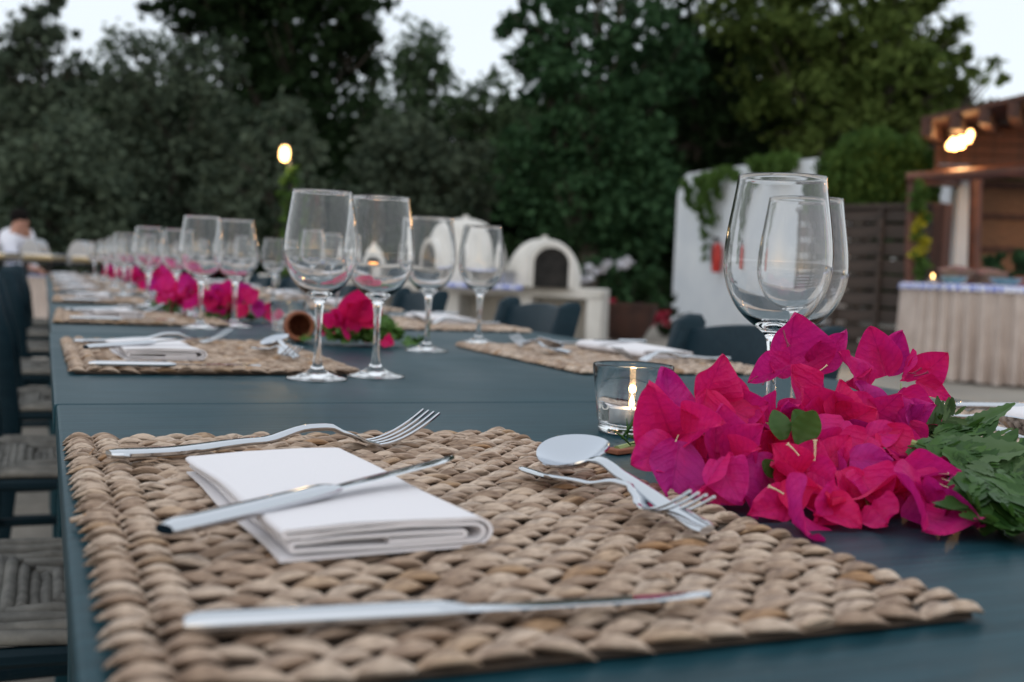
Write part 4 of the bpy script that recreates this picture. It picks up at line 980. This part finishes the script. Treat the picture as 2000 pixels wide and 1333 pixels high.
def make_knife(L=.225):
    k = L / .225; hs = []
    for s in np.linspace(0, 1, 22):
        x = s * .112; w = .0082 - .0014 * s; t = .0040 - .0003 * s
        if s < .06: w *= .75 + 4 * s; t *= .6 + 6.5 * s
        if s > .93: w *= 1 - (s - .93) * 3.5; t *= 1 - (s - .93) * 7
        hs.append(ringpts(x * k, .0050 * k, w * k, t * k, 16, pw=.8))
    parts = [('handle', MB().loft(hs).mesh('handle', M['steel'], 60))]
    secs = []
    for s in np.linspace(0, 1, 26):
        x = .1105 + s * .1145; w = .0056 + .0020 * min(1, s * 4); top = w; bot = -w
        if s > .62: q = (s - .62) / .38; bot = -w + (w * 1.75) * q ** 2.3; top = w - .0008 * q
        if s == 1: top = bot + .0008
        z = .0052 + .0010 * s
        ct, st = math.cos(R(-10)), math.sin(R(-10))
        def rt2(y, zz): return Vector((x * k, (y * ct - zz * st) * k, (z + y * st + zz * ct) * k))
        secs.append([rt2(top, -.0009), rt2(top, .0009), rt2(bot * .45 + top * .55, .0010), rt2(bot, -.0010), rt2(bot * .5 + top * .5, -.0009)])
    parts.append(('blade', MB().loft(secs).mesh('blade', M['steel'], 40)))
    return parts
FORK, DFORK, SPOON, KNIFE = make_fork(.214), make_fork(.166), make_spoon(.208), make_knife(.210)
LEN = {'fork': .214, 'dessert_fork': .166, 'spoon': .208, 'knife': .210}
def cutlery(name, parts, A, B, label, cat, group, roll=0):
    """A: handle end, B: tip (world points)"""
    A, B = Vector(A), Vector(B); d = (B - A).normalized(); y = Vector((0, 0, 1)).cross(d).normalized(); z = d.cross(y)
    m = Matrix((d, y, z)).transposed() @ Euler((roll, 0, 0)).to_matrix()
    t = thing(name, label, cat, A, 0, group); t.rotation_euler = m.to_euler(); t.scale = (max(.8, min(1.15, (B - A).length / LEN[name])),) * 3
    for nm, me in parts: link(nm, me, t)
    return t
class Setting:
    """one place setting; the layout of the front one, moved and turned for the rest"""
    def __init__(s, k, side, where):
        s.k, s.side = k, side; rr = random.Random(100 + 2 * k + side); j = lambda a=.006: rr.uniform(-a, a) * (k > 0 or side > 0)
        cx, cyy = (.192, .607 + (0.958 * k if k < 2 else .958 + .975 * (k - 1))) if side == 0 else (.835, .67 if k == 0 else 1.60 + .975 * (k - 1))
        rot = 0 if side == 0 else math.pi
        def T(x, y, z): p = Vector((x - .192, y - .607, 0)); p.rotate(Euler((0, 0, rot))); return Vector((cx + p.x, cyy + p.y, TZ + z))
        a = j(.02)
        def Q(px, py, z): p = P(px, py, TZ + z); return T(p.x + j(), p.y + j(), z)
        def dn(v, h): return v - Vector((0, 0, h))
        cutlery('fork', FORK, dn(Q(212, 889, .013), .005), dn(Q(829, 812, .028), .021), where[0], 'fork', 'large forks')
        f0 = Q(528, 1104, MT); f1 = Q(385, 902, MT + .012); dd = f1 - f0; nr = math.atan2(-dd.x, dd.y) if side == 0 else math.atan2(dd.x, -dd.y) + math.pi
        n = thing('napkin', where[1], 'napkin', (f0.x, f0.y, TZ + MT + .0002), nr + R(1.5), 'folded white napkins'); link('folded_cloth', NAP, n)
        cutlery('knife', KNIFE, dn(Q(322, 1032, .0235), .005), dn(Q(903, 892, .0300), .005), where[2], 'knife', 'knives resting on the napkins', R(-2))
        cutlery('knife', KNIFE, dn(Q(360, 1212, .0125), .005), dn(Q(1400, 1162, .0135), .005), where[3], 'knife', 'knives lying on the placemats', R(-2))
        cutlery('spoon', SPOON, dn(Q(1384, 1034, .014), .003), dn(Q(1092, 860, .029), .010), where[4], 'spoon', 'dessert spoons', R(-20))
        cutlery('dessert_fork', DFORK, dn(Q(1022, 914, .014), .005), dn(Q(1350, 958, .030), .018), where[5], 'fork', 'dessert forks', R(-14))
front = ['big fork in front lying behind the white napkin at the mat edge', 'thick folded white napkin in front under the slanting knife', 'knife resting slantwise across the front napkin', 'knife lying along the near edge of the front placemat', 'spoon with pale oval bowl beside the pink flowers', 'small fork crossing the spoon handle on the front placemat']
Setting(0, 0, front)
for k in range(8):
    for side in (0, 1):
        if k == 0 and side == 0: continue
        w = f'{"left" if side == 0 else "right"} side of the {ORD[k]} table'
        Setting(k, side, [f'large fork of the place on the {w}', f'folded white napkin on the {w}', f'knife lying over the napkin on the {w}', f'outer knife beside the napkin on the {w}', f'dessert spoon on the {w}', f'small dessert fork beside the spoon on the {w}'])

# ------------------------------------------------------------------ wine glasses
def make_glass():
    t = thing('wine_glass', 'x', 'wine glass', group='empty long stemmed wine glasses')
    n = 56
    foot_o = [(0, 0), (.020, .0), (.0345, .0006), (.0362, .0013), (.0355, .0022), (.026, .0042), (.016, .0072), (.0095, .0112), (.0060, .017)]
    stem_o = [(.0060, .017), (.0044, .026), (.0038, .040), (.0037, .060), (.0042, .078), (.0056, .088)]
    bowl_out = [(.0056, .088), (.0085, .0938), (.0150, .0990), (.0240, .1060), (.0325, .1160), (.0390, .1290), (.0424, .1430), (.0430, .1530), (.0424, .1650), (.0408, .1790), (.0386, .1930), (.0364, .2070), (.0347, .2190)]
    rim = [(.0345, .2197), (.0338, .2197)]
    bowl_in = [(.0336, .2188), (.0353, .2070), (.0375, .1930), (.0397, .1790), (.0413, .1650), (.0419, .1530), (.0413, .1430), (.0379, .1297), (.0315, .1175), (.0230, .1082), (.0140, .1030), (.0070, .1006), (0, .1000)]
    MB().lathe(foot_o, n).build('foot', M['glass'], t, 180); MB().lathe(stem_o, n).build('stem', M['glass'], t, 180)
    def dense(p):                                        # smooth the profile
        out = []
        for i in range(len(p) - 1):
            p0, p1, p2, p3 = p[max(i - 1, 0)], p[i], p[i + 1], p[min(i + 2, len(p) - 1)]
            for q in (0, 1 / 3, 2 / 3):
                out.append(tuple(.5 * ((2 * p1[d]) + (-p0[d] + p2[d]) * q + (2 * p0[d] - 5 * p1[d] + 4 * p2[d] - p3[d]) * q * q + (-p0[d] + 3 * p1[d] - 3 * p2[d] + p3[d]) * q ** 3) for d in (0, 1)))
        return out + [p[-1]]
    MB().lathe(dense(bowl_out) + rim + dense(bowl_in), n).build('bowl', M['glass'], t, 180)
    return t
gl0 = make_glass(); used = False
def glass(x, y, label, s=.98):
    global used
    c = copy_tree(gl0) if used else gl0; used = True
    c.location = (x, y, TZ + .0004); c.rotation_euler = (0, 0, random.uniform(0, 6)); c['label'] = label; c.scale = (s, s, s)
glass(.532, .742, 'tallest wine glass in front of the white wall, stem behind the flowers')
glass(.636, .850, 'second large wine glass seen through the tallest one at the white wall', .955)
glass(.291, 1.278, 'left glass of the big middle pair beside the second placemat')
glass(.369, 1.310, 'right glass of the big middle pair beside the second placemat')
glass(.571, 1.729, 'wine glass left of the two seen before the larger domed oven')
glass(.737, 1.973 - .04, 'wine glass seen nearest to the smaller domed oven')
glass(.278, 2.235, 'left glass of the pair on the left half of the third table')
glass(.354, 2.310, 'right glass of the pair on the left half of the third table')
for k in range(3, 8):
    for q, (x, y) in enumerate(((.275, 2.235 + .975 * (k - 2)), (.352, 2.30 + .975 * (k - 2)))):
        glass(x + random.uniform(-.02, .02), y + random.uniform(-.03, .03), f'{"left" if q == 0 else "right"} glass of the left pair on the {ORD[k]} table')
for k in range(2, 8):
    for q, (x, y) in enumerate(((.585, 2.72 + .975 * (k - 2)), (.72, 2.88 + .975 * (k - 2)))):
        glass(x + random.uniform(-.02, .02), y + random.uniform(-.03, .03), f'{"nearer" if q == 0 else "farther"} glass of the right pair on the {ORD[k]} table')

# ------------------------------------------------------------------ candle tumblers and tealights
def make_holder():
    t = thing('candle_glass', 'x', 'candle holder', group='clear glass candle holders')
    pr = [(0, 0), (.024, 0), (.0272, .0015), (.0280, .006), (.0275, .0085), (.0292, .012), (.0318, .034), (.0345, .0560), (.0342, .0580), (.0331, .0585), (.0326, .0570), (.0301, .034), (.0276, .0095), (.020, .0062), (0, .0058)]
    MB().lathe(pr, 56).build('tumbler', M['glass'], t, 60); return t
def make_tealight():
    t = thing('tealight', 'x', 'candle', group='lit tealights in glass holders')
    MB().lathe([(0, 0), (.0185, 0), (.0190, .001), (.0190, .0150), (.0194, .0152), (.0190, .0156), (.0185, .0150), (.0183, .0010), (0, .0010)], 32).build('cup', M['alu'], t, 60)
    MB().lathe([(0, .0012), (.0181, .0012), (.0181, .0138), (.0172, .0134), (.004, .0128), (0, .0128)], 32).build('wax', M['wax'], t, 60)
    wx = t.children[-1]; MB().tube([(0, 0, .012), (.0004, 0, .0165), (.0012, 0, .019)], .0006, 6).build('wick', M['black'], wx)
    MB().lathe([(0, .0160), (.0012, .0168), (.0021, .0185), (.0022, .0200), (.0015, .0228), (.0007, .0250), (0, .0268)], 14).build('flame', M['flame'], wx, 180)
    return t
ho0, tl0 = make_holder(), make_tealight(); firstc = True
def candle(x, y, l1, l2):
    global firstc
    a, b_ = (ho0, tl0) if firstc else (copy_tree(ho0), copy_tree(tl0)); firstc = False
    a.location = (x, y, TZ + .0004); b_.location = (x, y, TZ + .0068); a['label'] = l1; b_['label'] = l2
candle(.463, .842, 'clear glass tumbler holding the lit tealight next to the pink flowers', 'lit tealight inside the front glass tumbler')
candle(.436, 2.185, 'clear candle glass behind the clay pot on the third table', 'lit tealight behind the clay pot on the third table')
for k in range(3, 8): candle(.44 + random.uniform(-.02, .1), 2.185 + .975 * (k - 2) + random.uniform(-.2, .1), f'clear candle glass on the {ORD[k]} table', f'lit tealight glowing on the {ORD[k]} table')
cld = bpy.data.lights.new('tealight_glow', 'POINT'); cld.energy = .035; cld.color = (1, .6, .25); cld.shadow_soft_size = .003
clo = bpy.data.objects.new('tealight_glow', cld); COL.objects.link(clo); clo.location = (.463, .842, TZ + .0068 + .030)

# ------------------------------------------------------------------ bougainvillea
def bract_mesh(seed, mat):
    """papery heart-shaped bract, base at the origin, tip at +y, length 1, faces +z"""
    rr = random.Random(seed); cup = rr.uniform(.10, .75); tip = rr.uniform(-.25, .45); w0 = rr.uniform(.42, .50); ph = rr.uniform(0, 6); tw = rr.uniform(-.5, .5)
    def fn(u_, v_):
        s = (u_ - .5) * 2; v = v_
        w = w0 * (math.sin(math.pi * min(1, v * .92 + .055) ** .80) ** .85) * (1 - .15 * v) * 1.12 if v < .999 else .004
        w = max(w, .012)
        x = s * w; y = v
        z = cup * (abs(s) ** 1.5) * w * 1.3 + tip * v * v * .5 + .085 * math.sin(8 * v + ph + 2 * s) * s * s + .025 * math.sin(17 * v + 3 * ph) * abs(s) ** 3 + .05 * math.sin(3.3 * v + 2 * ph) - .035 * math.exp(-(s * 7) ** 2) + .03 * math.sin(5 * s + ph) * v
        z += .012 * math.sin(22 * v - 9 * abs(s)) * (1 - abs(s)) 
        a = tw * v; return (x * math.cos(a) - z * math.sin(a), y, x * math.sin(a) + z * math.cos(a))
    return MB().grid(fn, 14, 20).mesh('bract', mat, 180)
BR = {c: [bract_mesh(s + 31 * i, M[c]) for s in range(5)] for i, c in enumerate(('bract', 'bract_p', 'bract_r'))}
def stamen_mesh():
    mb = MB(); mb.tube([(0, 0, 0), (.02, .3, .05), (0, .55, .1)], [.035, .03, .045], 7)
    for a in range(5): an = a * 1.257; mb.tube([(0, .55, .1), (.07 * math.cos(an), .62, .1 + .07 * math.sin(an))], [.03, .012], 5)
    return mb
ST_CREAM = stamen_mesh().mesh('stamen', M['cream'], 60); ST_DARK = stamen_mesh().mesh('stamen', M['darkstem'], 60)
def leafm(seed, mat, lob=9, depth=.22, width=.30):
    """serrated herb leaf, base at origin, tip +y, length 1"""
    rr = random.Random(seed); arch_ = rr.uniform(-.5, .3)
    def fn(u_, v):
        s = (u_ - .5) * 2; w = width * math.sin(math.pi * min(.999, v * .9 + .08)) ** .8 * (1 - depth * abs(math.sin(v * lob * math.pi / 1)))
        x = s * max(w, .01); y = v + .12 * abs(s) * w; return (x, y, arch_ * v * v + .10 * abs(s) * w + .006 * math.sin(30 * v) * abs(s) - .025 * math.exp(-(s * 6) ** 2))
    return MB().grid(fn, 6, 44).mesh('leaf', mat, 180)
M['parsley'] = foliage_mat('parsley_green', (.045, .125, .018), (.15, .30, .06), .5)
LEAFS = [leafm(i, M['herb'] if i % 3 else M['herb2']) for i in range(6)]
def lobed(seed, mat):
    """deeply divided fan leaf (scented geranium / parsley kind)"""
    rr = random.Random(seed); mb = MB(); mb.tube([(0, 0, 0), (0, .3, .03), (0, .62, .02)], [.018, .014, .006], 5)
    for i in range(15):
        v = .12 + .78 * i / 14; sd = -1 if i % 2 else 1; L = (.40 * math.sin(math.pi * (v * .8 + .12)) + .08) * rr.uniform(.85, 1.15); an = R(rr.uniform(38, 62)) * sd if i < 14 else 0
        L *= 1.12
        def fn(u_, q, v=v, L=L, an=an):
            s = (u_ - .5) * 2; w = L * .19 * math.sin(math.pi * min(.99, q * .92 + .06)) ** .7 * (1 - .35 * abs(math.sin(q * 5 * math.pi)))
            x = s * w; y = q * L; return (x * math.cos(an) + y * math.sin(an), v * .85 + y * math.cos(an) - x * math.sin(an), .03 + .06 * math.sin(3 * q + v * 5) + .2 * abs(x))
        mb.grid(fn, 2, 12)
    return mb.mesh('leaf', mat, 180)
LOBED = [lobed(i, M['herb'] if i % 2 else M['herb2']) for i in range(4)]
def frame_from(ydir, ndir):
    y = ydir.normalized(); z = (ndir - y * ndir.dot(y)).normalized(); x = y.cross(z); return Matrix((x, y, z)).transposed()
def place(me, name, parent, org, p, ydir, ndir, size, wscale=1.0):
    o = link(name, me, parent); o.location = p - org; o.rotation_euler = frame_from(ydir, ndir).to_euler(); o.scale = (size * wscale, size, size); return o
def ptZ(px, py, d, lift=.003):                            # keep above the table
    p = at(px, py, d)
    if p.z < TZ + lift: p = P(px, py, TZ + lift)
    return p
# layout of the front bunch: pixel of the bract base, pixel of its tip, depth, colour, width
B0 = [(1548, 735, 1545, 612, .80, 'bract', 1.25), (1590, 720, 1648, 655, .80, 'bract', .8), (1545, 715, 1462, 752, .78, 'bract', .75), (1548, 712, 1560, 812, .765, 'bract', .8), (1585, 735, 1600, 800, .78, 'bract_p', .8),
 (1730, 735, 1702, 640, .80, 'bract', 1.05), (1722, 728, 1762, 650, .82, 'bract_p', .9), (1790, 745, 1850, 690, .79, 'bract', 1.1), (1790, 745, 1856, 778, .78, 'bract', .6), (1775, 760, 1765, 825, .78, 'bract_p', .8), (1770, 700, 1752, 745, .80, 'bract', .8),
 (1312, 855, 1268, 742, .69, 'bract', 1.15), (1312, 855, 1305, 725, .70, 'bract_p', 1.0), (1375, 790, 1410, 695, .71, 'bract_r', 1.1), (1375, 770, 1478, 830, .71, 'bract', 1.1), (1380, 760, 1360, 850, .70, 'bract', 1.1), (1400, 815, 1500, 790, .72, 'bract_p', 1.0),
 (1320, 870, 1235, 905, .66, 'bract_p', 1.2), (1330, 860, 1310, 975, .655, 'bract_p', 1.1), (1340, 850, 1420, 830, .67, 'bract', 1.1), (1400, 900, 1400, 790, .68, 'bract', 1.1), (1410, 905, 1350, 960, .65, 'bract', 1.1), (1400, 900, 1445, 975, .64, 'bract', 1.1), (1420, 905, 1495, 835, .67, 'bract_p', .9), (1440, 900, 1490, 880, .66, 'bract', 1.0), (1350, 945, 1420, 985, .64, 'bract_p', .9),
 (1620, 830, 1570, 760, .74, 'bract_r', 1.1), (1630, 840, 1640, 745, .73, 'bract_r', 1.1), (1630, 840, 1710, 800, .73, 'bract_r', 1.1), (1650, 820, 1600, 880, .71, 'bract', 1.0), (1700, 830, 1650, 770, .74, 'bract', 1.0), (1720, 800, 1680, 745, .76, 'bract_p', .9), (1700, 820, 1760, 770, .75, 'bract', 1.1), (1740, 850, 1800, 870, .71, 'bract', .9), (1720, 840, 1785, 915, .70, 'bract_r', .9), (1700, 850, 1650, 920, .69, 'bract_r', 1.1), (1690, 860, 1760, 840, .70, 'bract', 1.0),
 (1560, 930, 1510, 870, .66, 'bract_r', 1.1), (1565, 925, 1600, 860, .67, 'bract_r', 1.1), (1580, 920, 1640, 950, .66, 'bract', 1.1), (1560, 940, 1560, 1010, .63, 'bract_r', 1.1), (1610, 905, 1660, 855, .68, 'bract', 1.0), (1640, 920, 1680, 1000, .65, 'bract', 1.1), (1660, 900, 1740, 900, .67, 'bract_p', 1.1), (1680, 920, 1720, 1000, .65, 'bract', 1.1), (1700, 930, 1760, 1000, .65, 'bract_r', 1.0), (1640, 960, 1590, 1020, .62, 'bract', 1.0),
 (1540, 985, 1462, 1005, .63, 'bract', .8), (1545, 990, 1565, 1048, .605, 'bract_p', 1.3), (1570, 985, 1630, 1010, .625, 'bract', 1.0), (1600, 990, 1680, 1030, .615, 'bract_r', 1.0), (1700, 985, 1740, 1035, .62, 'bract', 1.0),
 (1760, 925, 1880, 935, .66, 'bract', .6), (1760, 930, 1835, 1010, .645, 'bract_p', 1.0), (1790, 960, 1850, 1030, .63, 'bract_p', 1.0), (1830, 950, 1890, 1020, .64, 'bract_p', 1.1), (1850, 940, 1945, 980, .655, 'bract_p', 1.1), (1740, 945, 1800, 1000, .645, 'bract', 1.0), (1820, 960, 1790, 1045, .625, 'bract_p', 1.1), (1865, 975, 1900, 1040, .635, 'bract_p', 1.0), (1880, 960, 1945, 1000, .65, 'bract_p', 1.0), (1690, 770, 1640, 690, .775, 'bract', .7), (1650, 750, 1700, 720, .78, 'bract_r', .8), (1760, 770, 1820, 800, .76, 'bract', .8)]
org = P(1600, 980, TZ)
bq = thing('bougainvillea_bunch', 'big bunch of magenta bougainvillea lying beside the front placemat', 'flowers', org)
rr = random.Random(12); seen = 0
def bract_at(bx, by, tx, ty, d, c, w, parent, org, tilt=None, jit=.012):
    b_ = ptZ(bx, by, d + .010); t_ = ptZ(tx, ty, d - rr.uniform(-jit, jit)); v = t_ - b_
    nrm_ = (-FWD + Vector((rr.uniform(-.55, .55), rr.uniform(-.3, .3), rr.uniform(-.1, .7))))
    place(rr.choice(BR[c]), 'bract', parent, org, b_, v, nrm_, v.length * 1.04, w * .86)
for r_ in B0: bract_at(*r_, bq, org)
for i in range(80):                                       # inner bracts filling the heart of the bunch
    x = rr.uniform(1290, 1480) if i % 3 == 0 else rr.uniform(1500, 1850); y = rr.uniform(830, 950) if x < 1490 else rr.uniform(800, 985)
    a = rr.uniform(0, 6.28); L = rr.uniform(42, 84); d = .665 + (985 - y) * .00045 + rr.uniform(-.008, .02)
    bract_at(x, y, x + L * math.cos(a), y + L * math.sin(a) * .8, d, rr.choice(['bract', 'bract_r', 'bract_p']), 1.1, bq, org)
for (x, y, x2, y2, d, m_) in ((1580, 800, 1640, 1, 0, 0),) if 0 else ((1590, 900, 1590, 830, .66, ST_CREAM), (1560, 890, 1520, 850, .66, ST_CREAM), (1530, 965, 1478, 938, .63, ST_CREAM), (1840, 935, 1868, 945, .645, ST_CREAM), (1830, 925, 1866, 925, .645, ST_CREAM), (1835, 945, 1862, 958, .64, ST_CREAM), (1325, 850, 1315, 872, .655, ST_CREAM), (1415, 905, 1438, 892, .65, ST_CREAM), (1780, 730, 1812, 712, .78, ST_DARK), (1785, 735, 1830, 722, .78, ST_DARK), (1775, 728, 1798, 732, .77, ST_DARK), (1530, 645, 1545, 700, .775, ST_DARK), (1480, 735, 1455, 752, .77, ST_DARK), (1345, 800, 1365, 790, .70, ST_DARK), (1680, 770, 1690, 755, .77, ST_DARK), (1740, 812, 1770, 770, .75, ST_DARK), (1600, 725, 1625, 705, .77, ST_CREAM), (1500, 740, 1480, 760, .76, ST_DARK)):
    a, b_ = ptZ(x, y, d), ptZ(x2, y2, d); v = b_ - a; place(m_, 'stamen', bq, org, a, v, -FWD, v.length * .95)
for (x, y, x2, y2, d, s) in ((1560, 870, 1590, 800, .69, 1.2), (1530, 860, 1520, 800, .70, 1.2), (1580, 850, 1545, 800, .70, 1.2), (1490, 900, 1530, 940, .67, 1), (1440, 960, 1475, 920, .66, 1), (1380, 850, 1380, 815, .70, 1), (1500, 960, 1490, 1000, .64, 1), (1640, 880, 1600, 930, .70, 1), (1395, 830, 1370, 805, .71, 1)):
    a, b_ = ptZ(x, y, d), ptZ(x2, y2, d); v = b_ - a; place(leafm(int(x), M['herb'], 1, .0, .38), 'leaf', bq, org, a, v, -FWD + Vector((0, 0, .5)), v.length * s * .8)
mb = MB()
for (x0, y0, d0, x1, y1, d1) in ((1700, 1000, .72, 1560, 740, .82), (1720, 980, .73, 1760, 750, .83), (1560, 960, .72, 1330, 870, .72), (1750, 960, .73, 1380, 800, .76), (1800, 960, .73, 1545, 720, .83)):
    a, b_ = ptZ(x0, y0, d0, .006), ptZ(x1, y1, d1); mid = a.lerp(b_, .5) + Vector((.006, 0, .01)); mb.tube([a - org, mid - org, b_ - org], .0009, 6)
mb.build('stem', M['stem'], bq)
# herb sprays at the right of the bunch
org2 = P(1900, 960, TZ); hb = thing('herb_spray', 'green feathery herb leaves tucked under the right end of the pink bunch', 'herbs', org2)
HL = [(1790, 870, 1990, 905, .70), (1800, 860, 1960, 850, .74), (1800, 850, 1880, 800, .76), (1790, 865, 1930, 930, .69), (1840, 880, 1990, 960, .68), (1890, 930, 2010, 1010, .665), (1880, 930, 2030, 940, .68), (1900, 935, 1960, 1040, .65), (1850, 840, 1980, 820, .76), (1880, 900, 2040, 890, .71), (1790, 880, 1860, 930, .68), (1900, 960, 2040, 1040, .645), (1770, 880, 1830, 905, .70), (1920, 920, 2060, 990, .66), (1800, 870, 1900, 880, .70), (1850, 890, 1950, 900, .69)]
HL += [(x + rr.uniform(-20, 60), y + rr.uniform(-12, 25), x2 + rr.uniform(-70, 20), y2 + rr.uniform(-25, 25), d + rr.uniform(-.01, .02)) for (x, y, x2, y2, d) in HL for _ in (0, 1)]
for i, (x, y, x2, y2, d) in enumerate(HL):
    a, b_ = ptZ(x, y, d, .008), ptZ(x2, y2, d - .01, .008); v = b_ - a
    place(LOBED[i % 4] if i % 4 else LEAFS[i % 6], 'leaf', hb, org2, a, v, Vector((rr.uniform(-.8, .8), rr.uniform(-1.3, .1), 1)), v.length * (1.05 if i < 16 else .72), 1.0)
mb = MB(); mb.tube([ptZ(1780, 865, .70) - org2, ptZ(1860, 890, .69) - org2, ptZ(2020, 990, .66) - org2], [.0022, .002, .0018], 7).tube([ptZ(1785, 870, .71) - org2, ptZ(1900, 880, .72) - org2, ptZ(2050, 900, .72) - org2], .0018, 7); mb.build('stem', M['stem'], hb)
# rosemary sprig at the left of the bunch
org3 = P(1225, 880, TZ); ro = thing('rosemary_sprig', 'short rosemary sprig with a pale green stalk in front of the candle glass', 'herbs', org3)
MB().tube([P(1205, 880, TZ + .003) - org3, P(1245, 868, TZ + .005) - org3, P(1330, 858, TZ + .012) - org3], [.0034, .0030, .0026], 8).build('stalk', M['stem'], ro)
nd = MB().tube([(0, 0, 0), (.05, .5, .03), (0, 1, .0)], [.03, .055, .01], 5, flat=.5).mesh('needle', M['herb'], 180)
for i in range(16):
    a = P(rr.uniform(1222, 1300), rr.uniform(848, 872), TZ + rr.uniform(.004, .012)); ang = R(rr.uniform(-15, 75)) if i % 3 else R(rr.uniform(75, 110))
    v = RT * math.cos(ang) * rr.choice([-1, 1, 1]) + UP * abs(math.sin(ang)) + FWD * rr.uniform(-.3, .3); place(nd, 'needle', ro, org3, a, v, -FWD, rr.uniform(.018, .030))
place(nd, 'needle', ro, org3, P(1214, 858, TZ + .006), at(1246, 800, .84) - at(1214, 858, .84), -FWD, .027)
o = MB().box((0, 0, .002), (.035, .014, .004)).build('bark_chip', M['terra'], None, bevel=.001, loc=P(1222, 884, TZ + .0005)); o.rotation_euler = (0, 0, .4); tag(o, 'thin brown chip of bark under the rosemary stalk', 'bark chip')  # small flat brown piece lying on the table

# generic smaller bunches down the row
def bunch(label, cx, cyy, w, h, nb_, ng, seed, cols=('bract', 'bract_r', 'bract_p'), green_side=1, parsley=0):
    rg = random.Random(seed); org = Vector((cx, cyy, TZ)); t = thing('bougainvillea_bunch', label, 'flowers', org)
    for i in range(nb_):
        p = Vector((rg.gauss(0, w * .45), rg.gauss(0, w * .35), 0)); p.z = h * rg.uniform(.12, .8) * math.exp(-(p.x / w) ** 2) + .006
        v = Vector((rg.uniform(-1, 1), rg.uniform(-1, .6), rg.uniform(-.2, .9))).normalized(); s = rg.uniform(.030, .044)
        if p.z + v.z * s < .004: v.z = abs(v.z)
        o = link('bract', rg.choice(BR[rg.choice(cols)]), t); o.location = p; o.rotation_euler = frame_from(v, Vector((rg.uniform(-.5, .5), -1, rg.uniform(-.2, .8)))).to_euler(); o.scale = (s * 1.1, s, s)
    for i in range(ng):
        p = Vector((rg.uniform(-w, w) * .7 + green_side * w * .5, rg.uniform(-.04, .04), .008)); v = Vector((rg.uniform(-1, 1), rg.uniform(-1, .4), rg.uniform(.05, .7))).normalized(); s = rg.uniform(.03, .05)
        o = link('leaf', rg.choice(LOBED if i % 2 else LEAFS), t); o.location = p; o.rotation_euler = frame_from(v, Vector((0, -.5, 1))).to_euler(); o.scale = (s * 1.2, s, s)
    mb = MB()
    for i in range(5): mb.tube([(rg.uniform(-.02, .02), rg.uniform(-.02, .02), .004), (rg.uniform(-w, w) * .4, rg.uniform(-.02, .02), h * .4)], .0016, 5)
    mb.build('stem', M['stem'], t); return t
p = P(705, 674)
t = bunch('green parsley with a few red bracts beside the clay pot on the second table', p.x, p.y - .01, .07, .05, 4, 0, 51, ('bract_r', 'bract'))
rg = random.Random(5)
PARS = [lobed(20 + i, M['parsley']) for i in range(4)]
for i in range(170):
    s = rg.uniform(.020, .032); q = Vector((rg.gauss(0, .030), rg.gauss(0, .020), 0)); q.z = rg.uniform(.008, .040) * math.exp(-(q.x / .07) ** 2)
    v = Vector((rg.uniform(-1, 1), rg.uniform(-1, .5), rg.uniform(.1, 1))).normalized()
    o = link('leaf', PARS[i % 4], t); o.location = q; o.rotation_euler = frame_from(v, Vector((rg.uniform(-.5, .5), -.6, 1))).to_euler(); o.scale = (s * 1.3, s, s)
for (x, y, x2, y2) in ((695, 625, 712, 572), (700, 632, 722, 592), (702, 635, 680, 600), (712, 625, 735, 588), (655, 632, 634, 616), (668, 636, 650, 610), (748, 662, 768, 672)):
    a, b_ = at(x, y, 1.83), at(x2, y2, 1.82); v = b_ - a; o = link('bract', rg.choice(BR['bract_r']), t); o.location = a - t.location; o.rotation_euler = frame_from(v, -FWD + Vector((rg.uniform(-.4, .4), 0, .3))).to_euler(); o.scale = (v.length * 1.2,) * 3
bunch('pink bunch with green leaves just left of the candle on the third table', .375, 2.55, .085, .085, 30, 18, 61, ('bract_p', 'bract', 'bract_r'))
bunch('red and pink bunch behind the left glass pair of the third table', .300, 2.72, .075, .09, 28, 6, 62, ('bract_r', 'bract', 'bract_p'), -1)
for k in range(3, 8):
    bunch(f'pink bougainvillea bunch lying in the middle of the {ORD[k]} table', .40 + random.uniform(-.03, .03), 2.62 + .975 * (k - 2), .085, .10, 26, 8, 70 + k)
# clay pot lying on its side
p = P(592, 672); t = thing('clay_pot', 'small terracotta pot lying on its side with its dark mouth towards the camera', 'pot', (p.x, p.y + .035, TZ + .0275))
d_ = (Vector((-.15, -1, .06))).normalized(); rot = Vector((0, 0, 1)).rotation_difference(d_).to_matrix()
MB().lathe([(0, -.055), (.013, -.055), (.021, -.040), (.0265, -.018), (.0255, .002), (.0215, .012), (.0235, .020), (.0245, .024), (.0215, .025), (.0185, .020), (.0175, .011), (.0215, 0), (.0225, -.018), (.017, -.038), (0, -.048)], 36, M=rot).build('pot_body', M['terra'], t, 60)
